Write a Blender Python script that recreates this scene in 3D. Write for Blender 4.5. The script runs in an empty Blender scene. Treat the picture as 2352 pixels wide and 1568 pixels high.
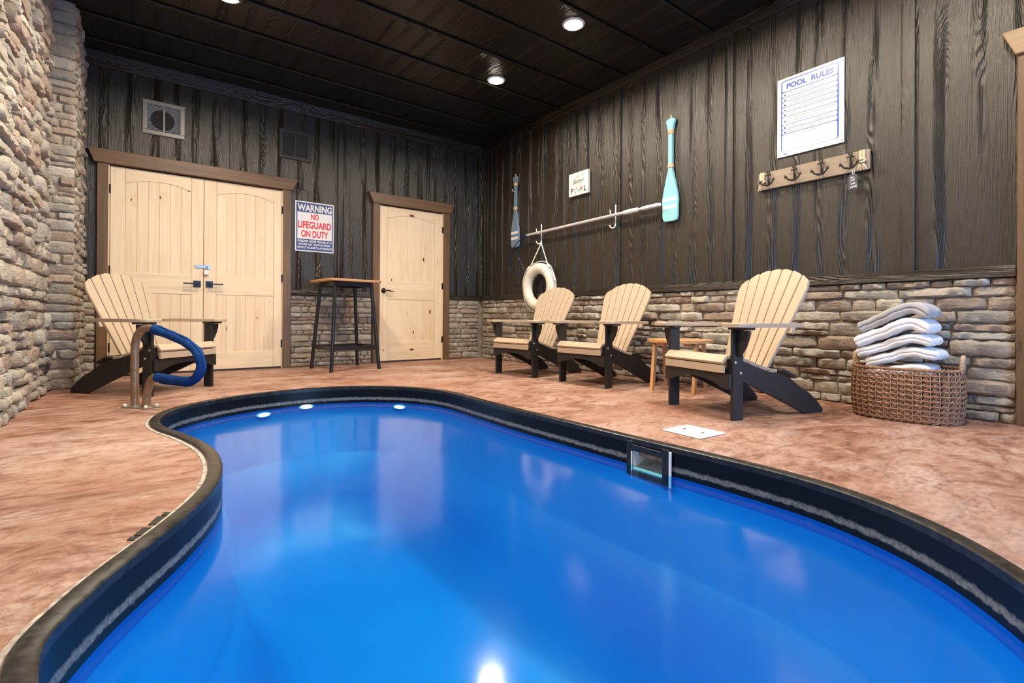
import bpy, bmesh, math, random
from mathutils import Vector, Matrix
random.seed(7)
R = math.radians
PI = math.pi
S = bpy.context.scene
COL = S.collection

# ------------------------------------------------------------------ camera, world, light, exposure
cam_d = bpy.data.cameras.new('camera')
cam = bpy.data.objects.new('camera', cam_d); COL.objects.link(cam); S.camera = cam
F_PX, YAW, PITCH, ROLL, CY = 1130.2, 0.639976636, 0.00195949549, 0.0057557837, 726.753
cam_d.sensor_fit = 'HORIZONTAL'; cam_d.sensor_width = 36.0
cam_d.lens = F_PX / 2352 * 36.0
cam_d.shift_y = (CY - 784.0) / 2352.0
cam_d.clip_start = 0.02
def _basis():
    cy, sy = math.cos(YAW), math.sin(YAW)
    f = Vector((sy, cy, 0)); r = Vector((cy, -sy, 0)); u = Vector((0, 0, 1))
    cp, sp = math.cos(PITCH), math.sin(PITCH)
    f2 = cp * f + sp * u; u2 = -sp * f + cp * u
    cr, sr = math.cos(ROLL), math.sin(ROLL)
    return cr * r + sr * u2, -sr * r + cr * u2, f2
_r, _u, _f = _basis()
cam.matrix_world = Matrix(((_r.x, _u.x, -_f.x, 0), (_r.y, _u.y, -_f.y, 0), (_r.z, _u.z, -_f.z, 0.59), (0, 0, 0, 1)))

S.view_settings.view_transform = 'Standard'
S.view_settings.look = 'None'
S.view_settings.exposure = 0.0
S.view_settings.gamma = 1.0
S.view_settings.use_curve_mapping = False

W = bpy.data.worlds.new('daylight'); S.world = W; W.use_nodes = True
W.node_tree.nodes['Background'].inputs[0].default_value = (0.42, 0.66, 1.0, 1)
W.node_tree.nodes['Background'].inputs[1].default_value = 3.0

LAMP_W = 36.0            # each recessed ceiling lamp
POOL_W = 5.6            # each underwater lamp
WINDOW_W = 85.0          # daylight through the glass door behind the camera

def area(name, loc, rot, sx, sy, power, color, shape='RECTANGLE', spread=PI):
    d = bpy.data.lights.new(name, 'AREA'); d.shape = shape; d.size = sx; d.size_y = sy
    d.energy = power; d.color = color; d.spread = spread
    o = bpy.data.objects.new(name, d); COL.objects.link(o); o.location = loc; o.rotation_euler = rot
    return o
area('window_daylight', (2.5, -2.08, 1.12), (R(90), 0, 0), 2.5, 2.0, WINDOW_W, (0.26, 0.52, 1.0))

# ------------------------------------------------------------------ node helpers
class NT:
    def __init__(s, name):
        s.m = bpy.data.materials.new(name); s.m.use_nodes = True
        s.t = s.m.node_tree; s.t.nodes.clear()
        s.out = s.t.nodes.new('ShaderNodeOutputMaterial')
    def n(s, typ, out=0, ins=None, **props):
        nd = s.t.nodes.new(typ)
        for k, v in props.items(): setattr(nd, k, v)
        for k, v in (ins or {}).items():
            sock = nd.inputs[k]
            if isinstance(v, bpy.types.NodeSocket): s.t.links.new(v, sock)
            elif isinstance(v, (tuple, list)) and sock.type == 'RGBA' and len(v) == 3: sock.default_value = (*v, 1)
            else: sock.default_value = v
        return nd.outputs[out]
    def pos(s): return s.n('ShaderNodeNewGeometry')
    def objc(s): return s.n('ShaderNodeTexCoord', 3)
    def rnd(s): return s.n('ShaderNodeObjectInfo', 'Random')
    def sep(s, v):
        nd = s.t.nodes.new('ShaderNodeSeparateXYZ'); s.t.links.new(v, nd.inputs[0]); return nd.outputs
    def comb(s, x=0, y=0, z=0): return s.n('ShaderNodeCombineXYZ', 0, {0: x, 1: y, 2: z})
    def math(s, op, a, b=0.0, c=0.0, clamp=False):
        return s.n('ShaderNodeMath', 0, {0: a, 1: b, 2: c}, operation=op, use_clamp=clamp)
    def noise(s, v, scale=1.0, detail=2.0, rough=0.5, dist=0.0, out=0):
        return s.n('ShaderNodeTexNoise', out, {'Vector': v, 'Scale': scale, 'Detail': detail, 'Roughness': rough, 'Distortion': dist})
    def ramp(s, f, stops, interp='LINEAR'):
        nd = s.t.nodes.new('ShaderNodeValToRGB'); cr = nd.color_ramp; cr.interpolation = interp
        while len(cr.elements) < len(stops): cr.elements.new(0.5)
        for e, (p, c) in zip(cr.elements, stops):
            e.position = p; e.color = (*c, 1) if len(c) == 3 else c
        s.t.links.new(f, nd.inputs[0]); return nd.outputs[0]
    def mapr(s, v, a, b, c=0.0, d=1.0): return s.n('ShaderNodeMapRange', 0, {0: v, 1: a, 2: b, 3: c, 4: d})
    def mix(s, f, a, b, mode='MIX'): return s.n('ShaderNodeMixRGB', 0, {0: f, 1: a, 2: b}, blend_type=mode)
    def bump(s, h, strength=1.0, dist=0.01, normal=None):
        ins = {'Height': h, 'Strength': strength, 'Distance': dist}
        if normal is not None: ins['Normal'] = normal
        return s.n('ShaderNodeBump', 0, ins)
    def done(s, base, rough=0.5, metal=0.0, normal=None, spec=0.5, coat=0.0, sheen=0.0):
        ins = {'Base Color': base, 'Roughness': rough, 'Metallic': metal, 'Specular IOR Level': spec, 'Coat Weight': coat, 'Sheen Weight': sheen}
        if normal is not None: ins['Normal'] = normal
        sh = s.n('ShaderNodeBsdfPrincipled', 0, ins)
        s.t.links.new(sh, s.out.inputs[0]); return s.m

def plain(name, c, rough=0.5, metal=0.0, noise_amt=0.08, scale=30, bump=0.0, spec=0.5, coat=0.0):
    t = NT(name); p = t.objc(); f = t.noise(p, scale, 3)
    d = tuple(max(0, x * (1 - noise_amt)) for x in c); e = tuple(min(1, x * (1 + noise_amt)) for x in c)
    col = t.ramp(f, [(0.3, d), (0.7, e)])
    nm = t.bump(t.noise(p, scale * 8, 2), bump, 0.002) if bump else None
    return t.done(col, rough, metal, nm, spec, coat)

def emis(name, c, strength):
    t = NT(name); sh = t.n('ShaderNodeEmission', 0, {'Color': c, 'Strength': strength}); t.t.links.new(sh, t.out.inputs[0]); return t.m

def mat_siding(name, ceiling=False, flat=False):
    t = NT(name); x, y, z = t.sep(t.pos())
    if ceiling: u, v = x, y
    elif flat: u, v = z, t.math('ADD', x, y)
    else: u, v = t.math('ADD', x, y), z
    rn = t.math('MULTIPLY', t.rnd(), 37.0)
    warp = t.noise(t.comb(t.math('MULTIPLY', u, 3.0), t.math('MULTIPLY', v, 0.9), rn), 1.0, 2)
    n1 = t.noise(t.comb(t.math('MULTIPLY', u, 7.0), t.math('MULTIPLY', v, 0.55), t.math('ADD', rn, t.math('MULTIPLY', warp, 0.5))), 1.0, 1.5, 0.55)
    rings = t.math('SINE', t.math('MULTIPLY', n1, 210.0))
    drift = t.noise(t.comb(t.math('MULTIPLY', u, 1.7), t.math('MULTIPLY', v, 0.25), t.math('ADD', rn, 5.0)), 1.0, 1)
    fc = t.math('FRACT', t.math('ADD', t.math('ADD', t.math('MULTIPLY', u, 5.4), t.math('MULTIPLY', drift, 1.3)), rn))
    mask = t.mapr(t.math('ABSOLUTE', t.math('SUBTRACT', fc, 0.5)), 0.10, 0.27, 1.0, 0.0)
    mask = t.math('MULTIPLY', mask, t.mapr(t.noise(t.comb(t.math('MULTIPLY', u, 4.0), t.math('MULTIPLY', v, 0.5), rn), 1.0, 1), 0.27, 0.46))
    fine = t.noise(t.comb(t.math('MULTIPLY', u, 150.0), t.math('MULTIPLY', v, 5.0), rn), 1.0, 3)
    grit = t.noise(t.n('ShaderNodeMapping', 0, {0: t.pos(), 'Rotation': (.5, .4, .7)}), 170.0, 4, 0.65)
    h = t.math('ADD', t.math('MULTIPLY', t.math('MULTIPLY', rings, mask), 0.55), t.math('ADD', t.math('MULTIPLY', fine, 0.75), t.math('MULTIPLY', grit, 0.25)))
    big = t.noise(t.comb(t.math('MULTIPLY', u, 1.4), t.math('MULTIPLY', v, 0.9), rn), 1.0, 3)
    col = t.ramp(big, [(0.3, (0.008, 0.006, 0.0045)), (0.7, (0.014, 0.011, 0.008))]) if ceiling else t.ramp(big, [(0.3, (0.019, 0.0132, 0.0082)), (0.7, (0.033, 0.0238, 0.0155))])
    col = col if ceiling else t.mix(t.math('MULTIPLY', t.mapr(fine, 0.55, 0.8), 0.35), col, (0.042, 0.036, 0.027))
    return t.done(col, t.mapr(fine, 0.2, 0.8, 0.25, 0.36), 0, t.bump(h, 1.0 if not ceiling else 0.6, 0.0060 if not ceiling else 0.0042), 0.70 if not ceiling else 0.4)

def mat_wood(name, c1, c2, dark, axis='z', knots=0.5, scale=1.0, rough=0.45, knot_col=(0.10, 0.028, 0.012), bump=0.15, space='world'):
    t = NT(name); src = t.pos() if space == 'world' else t.objc()
    x, y, z = t.sep(src)
    rn = t.math('MULTIPLY', t.rnd(), 61.0)
    if axis == 'z': a, b = t.math('ADD', x, y), z
    elif axis == 'x': a, b = t.math('ADD', z, t.math('MULTIPLY', y, 0.7)), x
    elif axis == 'y': a, b = t.math('ADD', x, t.math('MULTIPLY', z, 0.7)), y
    a = t.math('MULTIPLY', a, scale); b = t.math('MULTIPLY', b, scale)
    # knots: stretched cells, only some of them carry one
    kv = t.comb(t.math('MULTIPLY', a, 9.0), t.math('MULTIPLY', b, 4.2), rn)
    nd = t.t.nodes.new('ShaderNodeTexVoronoi'); t.t.links.new(kv, nd.inputs['Vector']); nd.inputs['Scale'].default_value = 1.0
    has = t.math('GREATER_THAN', t.sep(nd.outputs['Color'])[0], 1.0 - knots)
    sz = t.mapr(t.math('POWER', t.sep(nd.outputs['Color'])[1], 2.5), 0, 1, 0.045, 0.19)
    d = nd.outputs['Distance']
    kn = t.math('MULTIPLY', has, t.math('LESS_THAN', d, sz))
    halo = t.math('MULTIPLY', has, t.mapr(d, 0.0, 0.55, 1.0, 0.0))
    g = t.noise(t.comb(t.math('ADD', t.math('MULTIPLY', a, 34.0), t.math('MULTIPLY', halo, 2.0)), t.math('MULTIPLY', b, 1.3), rn), 1.0, 4, 0.6, 0.4)
    g2 = t.noise(t.comb(t.math('MULTIPLY', a, 6.0), t.math('MULTIPLY', b, 0.8), rn), 1.0, 2)
    col = t.ramp(g, [(0.32, c2), (0.62, c1)])
    col = t.mix(t.math('MULTIPLY', t.mapr(g2, 0.5, 0.75), 0.35), col, dark)
    col = t.mix(t.math('MULTIPLY', halo, 0.25), col, dark)
    kc = t.mix(t.mapr(sz, 0.06, 0.14), knot_col, tuple(q * 2.1 for q in knot_col)); kc = t.mix(t.mapr(t.math('DIVIDE', d, sz), 0.72, 1.0), kc, tuple(q * .6 for q in knot_col))
    col = t.mix(kn, col, kc)
    return t.done(col, rough, 0, t.bump(g, bump, 0.002))

def mat_stone(name, stops, bumpk=1.0):
    t = NT(name); p = t.pos(); r = t.rnd()
    base = t.ramp(r, stops)
    n1 = t.noise(p, 9.0, 5, 0.6); n2 = t.noise(p, 46.0, 5, 0.65); n3 = t.noise(p, 5.0, 2)
    c = t.mix(t.mapr(n1, 0.35, 0.7, 0.0, 0.65), base, t.mix(0.5, base, (0.16, 0.145, 0.125)))
    c = t.mix(t.mapr(n3, 0.52, 0.70, 0.0, 0.40), c, (0.36, 0.25, 0.19))
    c = t.mix(t.mapr(n2, 0.5, 0.75, 0.0, 0.35), c, (0.50, 0.47, 0.42))
    x, y, z = t.sep(p)
    strat = t.noise(t.comb(t.math('MULTIPLY', t.math('ADD', x, y), 9.0), 0.0, t.math('MULTIPLY', z, 55.0)), 1.0, 4, 0.6, 0.6)
    h = t.math('ADD', t.math('MULTIPLY', n2, 0.55), t.math('ADD', t.math('MULTIPLY', n1, 0.8), t.math('MULTIPLY', strat, 0.45)))
    return t.done(c, 0.82, 0, t.bump(h, bumpk, 0.024), 0.3)

def mat_deck():
    t = NT('stamped_concrete'); p = t.pos()
    warp = t.noise(p, 1.3, 2, out=1)
    pw = t.n('ShaderNodeVectorMath', 0, {0: p, 1: t.n('ShaderNodeVectorMath', 0, {0: warp, 'Scale': 0.30}, operation='SCALE')}, operation='ADD')
    st = t.n('ShaderNodeMapping', 0, {0: pw, 'Rotation': (0, 0, R(40)), 'Scale': (1.0, 1.9, 1)})
    a = t.noise(st, 1.7, 3, 0.6, 0.3); b = t.noise(st, 8.0, 9, 0.70, 0.6); d = t.noise(st, 30.0, 7, 0.75, 0.4); e = t.noise(p, 60.0, 5, 0.7)
    m = t.math('ADD', t.math('MULTIPLY', a, 0.34), t.math('ADD', t.math('MULTIPLY', b, 0.46), t.math('MULTIPLY', d, 0.20)))
    col = t.ramp(m, [(0.40, (0.175, 0.064, 0.036)), (0.46, (0.30, 0.135, 0.086)), (0.51, (0.395, 0.212, 0.150)), (0.57, (0.485, 0.305, 0.235))])
    dark = t.math('MULTIPLY', t.mapr(b, 0.46, 0.38), t.mapr(d, 0.36, 0.55))
    col = t.mix(t.math('MULTIPLY', dark, 0.5), col, (0.16, 0.06, 0.035))
    pale = t.math('MULTIPLY', t.mapr(t.noise(st, 1.5, 6, 0.7), 0.50, 0.62), t.mapr(d, 0.36, 0.58))
    col = t.mix(t.math('MULTIPLY', pale, 0.75), col, (0.62, 0.46, 0.405))
    x, y, z = t.sep(p)
    warm = t.math('MULTIPLY', t.mapr(t.noise(p, 0.8, 3), 0.48, 0.62), 0.4)
    col = t.mix(warm, col, (0.38, 0.175, 0.105))
    nd = t.t.nodes.new('ShaderNodeTexVoronoi'); nd.feature = 'DISTANCE_TO_EDGE'; t.t.links.new(pw, nd.inputs['Vector']); nd.inputs['Scale'].default_value = 1.5
    crack = t.math('MULTIPLY', t.mapr(nd.outputs[0], 0.0, 0.006, 1.0, 0.0), t.mapr(a, 0.45, 0.6))
    col = t.mix(t.math('MULTIPLY', crack, 0.35), col, (0.66, 0.50, 0.40))
    h = t.math('ADD', t.math('MULTIPLY', b, 1.0), t.math('ADD', t.math('MULTIPLY', d, 0.55), t.math('MULTIPLY', e, 0.12)))
    return t.done(col, t.mapr(d, 0.3, 0.7, 0.36, 0.60), 0, t.bump(h, 1.0, 0.012), 0.5)

def mat_rim():
    t = NT('black_pool_lip'); p = t.pos(); n = t.noise(p, 26, 5, 0.7)
    col = t.ramp(n, [(0.45, (0.010, 0.009, 0.008)), (0.75, (0.035, 0.031, 0.026))])
    return t.done(col, t.mapr(n, 0.3, 0.7, 0.22, 0.40), 0, None, 0.5)

def mat_band():
    # black pool wall above the water with a chalky scale line
    t = NT('black_pool_wall'); p = t.pos(); x, y, z = t.sep(p)
    n = t.noise(p, 32, 6, 0.75)
    zz = t.math('ADD', z, t.math('MULTIPLY', t.math('SUBTRACT', n, 0.5), 0.03))
    band = t.math('MULTIPLY', t.mapr(zz, -0.098, -0.092), t.mapr(zz, -0.080, -0.070, 1.0, 0.0))
    band = t.math('MULTIPLY', band, t.mapr(t.noise(p, 90, 5, 0.8), 0.35, 0.6, 0.25, 1.0))
    below = t.math('LESS_THAN', z, -0.118)
    col = t.mix(t.math('MULTIPLY', band, 0.65), (0.0035, 0.004, 0.0055), (0.30, 0.31, 0.31))
    col = t.mix(below, col, (0.0, 0.12, 0.46))
    return t.done(col, 0.30, 0, None, 0.22)

def mat_shell():
    t = NT('blue_gelcoat'); p = t.pos(); n = t.noise(p, 1.2, 2)
    col = t.ramp(n, [(0.35, (0.0, 0.180, 0.55)), (0.65, (0.0, 0.220, 0.60))])
    return t.done(col, 0.4)

def mat_water():
    t = NT('pool_water')
    p = t.pos()
    h = t.noise(p, 3.0, 2)
    nm = t.bump(h, 0.10, 0.02)
    fr = t.n('ShaderNodeFresnel', 0, {'IOR': 1.33})
    tr = t.n('ShaderNodeBsdfTransparent', 0, {'Color': (0.42, 0.90, 1.0, 1)})
    gl = t.n('ShaderNodeBsdfAnisotropic', 0, {'Color': (1, 1, 1, 1), 'Roughness': 0.11, 'Normal': nm})
    mx = t.n('ShaderNodeMixShader', 0, {0: fr, 1: tr, 2: gl})
    t.t.links.new(mx, t.out.inputs[0]); return t.m

def mat_glass():
    t = NT('clear_glass'); fr = t.n('ShaderNodeFresnel', 0, {'IOR': 1.45})
    tr = t.n('ShaderNodeBsdfTransparent', 0, {'Color': (0.96, 0.98, 1, 1)}); gl = t.n('ShaderNodeBsdfAnisotropic', 0, {'Roughness': 0.0})
    t.t.links.new(t.n('ShaderNodeMixShader', 0, {0: fr, 1: tr, 2: gl}), t.out.inputs[0]); return t.m

def mat_towel(name, c1, c2):
    t = NT(name); p = t.objc(); n = t.noise(p, 420, 3, 0.7); n2 = t.noise(p, 14, 3)
    return t.done(t.ramp(n2, [(0.3, c1), (0.7, c2)]), 0.95, 0, t.bump(t.math('ADD', n, t.math('MULTIPLY', n2, 2.0)), 0.5, 0.004), 0.1, 0, 0.3)

STONES = [(0.0, (0.37, 0.345, 0.30)), (0.16, (0.52, 0.465, 0.38)), (0.32, (0.29, 0.275, 0.25)), (0.48, (0.46, 0.385, 0.305)),
          (0.60, (0.38, 0.28, 0.225)), (0.72, (0.30, 0.235, 0.185)), (0.84, (0.60, 0.555, 0.475)), (1.0, (0.40, 0.385, 0.355))]
M = dict(
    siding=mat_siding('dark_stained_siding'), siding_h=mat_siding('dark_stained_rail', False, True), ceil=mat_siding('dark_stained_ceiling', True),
    pine_v=mat_wood('knotty_pine_vertical', (0.85, 0.70, 0.495), (0.77, 0.59, 0.385), (0.68, 0.45, 0.26), 'z', 0.34),
    pine_h=mat_wood('knotty_pine_horizontal', (0.84, 0.69, 0.485), (0.76, 0.58, 0.375), (0.67, 0.44, 0.25), 'x', 0.34),
    stain_v=mat_wood('brown_stained_trim_vertical', (0.175, 0.098, 0.048), (0.105, 0.058, 0.029), (0.065, 0.037, 0.02), 'z', 0.10, knot_col=(0.05, 0.028, 0.016)),
    stain_h=mat_wood('brown_stained_trim_horizontal', (0.185, 0.100, 0.048), (0.110, 0.058, 0.028), (0.070, 0.038, 0.02), 'x', 0.16, knot_col=(0.06, 0.03, 0.016)),
    stain_y=mat_wood('brown_stained_trim_side', (0.34, 0.225, 0.125), (0.24, 0.15, 0.08), (0.15, 0.09, 0.05), 'y', 0.1, knot_col=(0.06, 0.03, 0.016)),
    stone=mat_stone('ledge_stone', STONES, 0.9), stone2=mat_stone('field_stone', STONES, 1.0),
    mortar=plain('grey_mortar', (0.27, 0.24, 0.19), 0.9, 0, 0.25, 14, 0.6),
    deck=mat_deck(), rim=mat_rim(), band=mat_band(), shell=mat_shell(), water=mat_water(), glass=mat_glass(),
    sealant=plain('pale_sealant', (0.40, 0.355, 0.32), 0.85, 0, 0.5, 40, 0.5),
    tan=plain('tan_poly_lumber', (0.50, 0.385, 0.275), 0.42, 0, 0.03, 18, 0.08),
    blackpoly=plain('black_poly_lumber', (0.016, 0.015, 0.015), 0.46, 0, 0.1, 20, 0.08),
    bolt=plain('steel_bolt', (0.75, 0.74, 0.72), 0.25, 0.9),
    blackmetal=plain('black_powder_coat', (0.012, 0.012, 0.014), 0.28, 0, 0.1, 40, 0.1),
    tabletop=mat_wood('oak_table_top', (0.52, 0.30, 0.15), (0.42, 0.22, 0.10), (0.36, 0.18, 0.08), 'x', 0.0, space='obj'),
    cedar=mat_wood('cedar_side_table', (0.62, 0.34, 0.15), (0.50, 0.25, 0.10), (0.42, 0.20, 0.08), 'y', 0.12, space='obj'),
    white=plain('white_plastic', (0.80, 0.80, 0.79), 0.35, 0, 0.02), lid=plain('white_skimmer_lid', (0.86, 0.87, 0.90), 0.4, 0, 0.02),
    signwhite=plain('white_sign_face', (0.74, 0.74, 0.75), 0.3, 0, 0.01), signblue=plain('navy_sign_print', (0.020, 0.045, 0.20), 0.35, 0, 0.02),
    rulesblue=plain('blue_sign_print', (0.045, 0.095, 0.40), 0.35, 0, 0.02), ruleink=plain('grey_blue_ink', (0.035, 0.05, 0.12), 0.4, 0, 0.02),
    signred=plain('red_sign_print', (0.66, 0.012, 0.030), 0.35, 0, 0.02), ink=plain('black_ink', (0.02, 0.02, 0.02), 0.5, 0, 0.05),
    cream=plain('cream_plaque', (0.82, 0.78, 0.68), 0.5, 0, 0.02), coral=plain('coral_print', (0.78, 0.16, 0.15), 0.5), teal=plain('teal_print', (0.03, 0.33, 0.50), 0.5), peach=plain('peach_print', (0.85, 0.62, 0.40), 0.5),
    rust=None, cover=plain('blue_rail_cover', (0.004, 0.042, 0.18), 0.8, 0, 0.2, 40, 0.4, 0.2),
    aqua=plain('aqua_paddle_paint', (0.26, 0.62, 0.66), 0.4, 0, 0.03), slate=plain('slate_blue_paddle_paint', (0.16, 0.24, 0.32), 0.4, 0, 0.05),
    raffia=plain('raffia_binding', (0.62, 0.42, 0.25), 0.8, 0, 0.2, 120, 0.5), rope=plain('cotton_rope', (0.68, 0.55, 0.38), 0.85, 0, 0.15, 150, 0.6),
    whiterope=plain('white_rope', (0.80, 0.79, 0.74), 0.8, 0, 0.05, 200, 0.4), ring=plain('white_life_ring_vinyl', (0.76, 0.74, 0.64), 0.42, 0, 0.03),
    alu=plain('white_aluminium_pole', (0.62, 0.61, 0.60), 0.3, 0.2, 0.04), bluehose=plain('blue_coated_loop', (0.004, 0.022, 0.10), 0.3),
    iron=plain('black_iron', (0.016, 0.013, 0.012), 0.45, 0.3, 0.3, 60, 0.3), rackwood=mat_wood('weathered_rack_board', (0.34, 0.265, 0.20), (0.26, 0.20, 0.15), (0.20, 0.155, 0.12), 'y', 0.0),
    tag=plain('slate_tag', (0.055, 0.06, 0.075), 0.6), vent=plain('olive_grey_vent', (0.30, 0.285, 0.24), 0.4), ventdark=plain('dark_vent_frame', (0.045, 0.045, 0.04), 0.4),
    slat=plain('pale_vent_slat', (0.60, 0.58, 0.54), 0.4), slat2=plain('brown_vent_slat', (0.09, 0.08, 0.07), 0.45), duct=plain('black_duct', (0.004, 0.004, 0.005), 0.5), ductback=plain('grey_duct_plenum', (0.52, 0.52, 0.52), 0.5),
    zinc=plain('zinc_hasp', (0.55, 0.57, 0.55), 0.28, 0.9), tile=plain('black_depth_tile', (0.008, 0.009, 0.010), 0.4),
    wicker=plain('brown_wicker', (0.30, 0.155, 0.085), 0.6, 0, 0.45, 60, 0.4), stake=plain('pale_stake', (0.66, 0.56, 0.46), 0.5),
    towelw=mat_towel('white_terry', (0.80, 0.81, 0.84), (0.88, 0.88, 0.90)), towelg=mat_towel('grey_terry', (0.38, 0.375, 0.40), (0.47, 0.46, 0.475)),
    lens=emis('lamp_lens', (1.0, 0.90, 0.74, 1), 60.0), poollens=emis('pool_lamp_lens', (0.85, 0.90, 1.0, 1), 5.0),
    lampring=plain('white_lamp_trim', (0.7, 0.68, 0.64), 0.4), floatw=plain('white_float_plastic', (0.80, 0.88, 0.90), 0.4), floatb=plain('pale_blue_float_plastic', (0.22, 0.40, 0.72), 0.5),
    bracket=plain('white_coated_hook', (0.78, 0.76, 0.72), 0.35, 0, 0.02),
)
def mat_rust():
    t = NT('weathered_steel_rail'); p = t.objc(); n = t.noise(p, 14, 6, 0.7); n2 = t.noise(p, 70, 4, 0.7)
    col = t.ramp(n, [(0.40, (0.36, 0.27, 0.20)), (0.56, (0.27, 0.165, 0.09)), (0.72, (0.17, 0.085, 0.04))])
    col = t.mix(t.mapr(n2, 0.55, 0.75, 0, 0.6), col, (0.46, 0.42, 0.37))
    return t.done(col, t.mapr(n, 0.3, 0.7, 0.30, 0.5), t.mapr(n, 0.4, 0.7, 0.7, 0.25), t.bump(n2, 0.3, 0.002))
M['rust'] = mat_rust()

# ------------------------------------------------------------------ mesh helpers
def link(name, me, mat=None, parent=None, smooth=True, ang=35):
    if mat is not None: me.materials.append(mat)
    if smooth:
        me.shade_smooth(); me.set_sharp_from_angle(angle=R(ang))
    o = bpy.data.objects.new(name, me); COL.objects.link(o)
    if parent is not None: o.parent = parent
    return o
def fin(name, bm, mat=None, parent=None, smooth=True, ang=35):
    bmesh.ops.recalc_face_normals(bm, faces=bm.faces)
    me = bpy.data.meshes.new(name); bm.to_mesh(me); bm.free()
    return link(name, me, mat, parent, smooth, ang)
def bx(bm, c, s, bev=0.0, rot=None, seg=1):
    m = Matrix.Translation(c)
    if rot is not None: m = m @ rot
    m = m @ Matrix.Diagonal((s[0], s[1], s[2], 1))
    r = bmesh.ops.create_cube(bm, size=1.0, matrix=m)
    if bev > 0:
        es = set()
        for v in r['verts']: es.update(v.link_edges)
        bmesh.ops.bevel(bm, geom=list(es), offset=bev, segments=seg, profile=0.5, affect='EDGES')
def box(name, c, s, mat, parent=None, bev=0.003, rot=None, seg=1):
    bm = bmesh.new(); bx(bm, c, s, bev, rot, seg); return fin(name, bm, mat, parent)
def lohi(name, lo, hi, mat, parent=None, bev=0.003):
    return box(name, [(a + b) / 2 for a, b in zip(lo, hi)], [abs(b - a) for a, b in zip(lo, hi)], mat, parent, bev)
def prism(bm, pts, axis, a, b, bev=0.0):
    # polygon of 2-D pts, extruded along axis from a to b ; axis x:(y,z) y:(x,z) z:(x,y)
    def mk(p, t): return {'x': (t, p[0], p[1]), 'y': (p[0], t, p[1]), 'z': (p[0], p[1], t)}[axis]
    va = [bm.verts.new(mk(p, a)) for p in pts]; vb = [bm.verts.new(mk(p, b)) for p in pts]
    n = len(pts); fs = [bm.faces.new(va), bm.faces.new(vb[::-1])]
    for i in range(n): fs.append(bm.faces.new((va[i], va[(i + 1) % n], vb[(i + 1) % n], vb[i])))
    if bev > 0:
        es = [e for e in fs[0].edges] + [e for e in fs[1].edges]
        bmesh.ops.bevel(bm, geom=es, offset=bev, segments=1, profile=0.5, affect='EDGES')
def prism_o(name, pts, axis, a, b, mat, parent=None, bev=0.0, ang=35):
    bm = bmesh.new(); prism(bm, pts, axis, a, b, bev); return fin(name, bm, mat, parent, True, ang)
def tube(bm, pts, r, sides=8, closed=False, caps=True, flat=None):
    pts = [Vector(p) for p in pts]; n = len(pts); rings = []; up = None
    for i, p in enumerate(pts):
        if closed: d = pts[(i + 1) % n] - pts[i - 1]
        else: d = pts[min(i + 1, n - 1)] - pts[max(i - 1, 0)]
        d.normalize()
        if up is None:
            up = Vector((0, 0, 1)) if abs(d.z) < 0.9 else Vector((1, 0, 0))
        a = d.cross(up)
        if a.length < 1e-5: a = d.orthogonal()
        a.normalize(); b = a.cross(d).normalized(); up = b
        rr = r[i] if isinstance(r, (list, tuple)) else r
        fb = flat if flat else 1.0
        rings.append([bm.verts.new(p + a * (rr * math.cos(2 * PI * k / sides)) + b * (rr * fb * math.sin(2 * PI * k / sides))) for k in range(sides)])
    m = n if closed else n - 1
    for i in range(m):
        A, B = rings[i], rings[(i + 1) % n]
        for k in range(sides): bm.faces.new((A[k], A[(k + 1) % sides], B[(k + 1) % sides], B[k]))
    if not closed and caps:
        bm.faces.new(rings[0][::-1]); bm.faces.new(rings[-1])
def tube_o(name, pts, r, mat, parent=None, sides=8, closed=False, flat=None):
    bm = bmesh.new(); tube(bm, pts, r, sides, closed, True, flat); return fin(name, bm, mat, parent, True, 60)
def lathe(bm, prof, c=(0, 0, 0), n=24, mtx=None):
    mtx = mtx or Matrix.Identity(4); rings = []
    for r, z in prof:
        if r < 1e-6: rings.append([bm.verts.new(mtx @ Vector((c[0], c[1], c[2] + z)))])
        else: rings.append([bm.verts.new(mtx @ Vector((c[0] + r * math.cos(2 * PI * k / n), c[1] + r * math.sin(2 * PI * k / n), c[2] + z))) for k in range(n)])
    for A, B in zip(rings, rings[1:]):
        for k in range(n):
            k2 = (k + 1) % n
            if len(A) == 1 and len(B) == 1: continue
            if len(A) == 1: bm.faces.new((A[0], B[k], B[k2]))
            elif len(B) == 1: bm.faces.new((A[k], A[k2], B[0]))
            else: bm.faces.new((A[k], A[k2], B[k2], B[k]))
def smoothpath(pts, n, closed=False):
    # Catmull-Rom through pts, n samples by arc length
    P = [Vector(p) for p in pts]; k = len(P); dense = []
    segs = k if closed else k - 1
    for i in range(segs):
        g = (lambda j: P[j % k]) if closed else (lambda j: P[max(0, min(k - 1, j))])
        p0, p1, p2, p3 = g(i - 1), g(i), g(i + 1), g(i + 2)
        for s in range(12):
            t = s / 12
            dense.append(0.5 * ((2 * p1) + (p2 - p0) * t + (2 * p0 - 5 * p1 + 4 * p2 - p3) * t * t + (3 * p1 - p0 - 3 * p2 + p3) * t ** 3))
    dense.append(P[0] if closed else P[-1])
    L = [0.0]
    for a, b in zip(dense, dense[1:]): L.append(L[-1] + (b - a).length)
    out = []; j = 0; m = n if closed else n - 1
    for i in range(n):
        s = L[-1] * i / m
        while j < len(L) - 2 and L[j + 1] < s: j += 1
        w = 0 if L[j + 1] == L[j] else (s - L[j]) / (L[j + 1] - L[j])
        out.append(dense[j].lerp(dense[j + 1], min(1, w)))
    return out
def props(o, label=None, cat=None, group=None, kind=None):
    if label: o['label'] = label
    if cat: o['category'] = cat
    if group: o['group'] = group
    if kind: o['kind'] = kind
    return o
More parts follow.
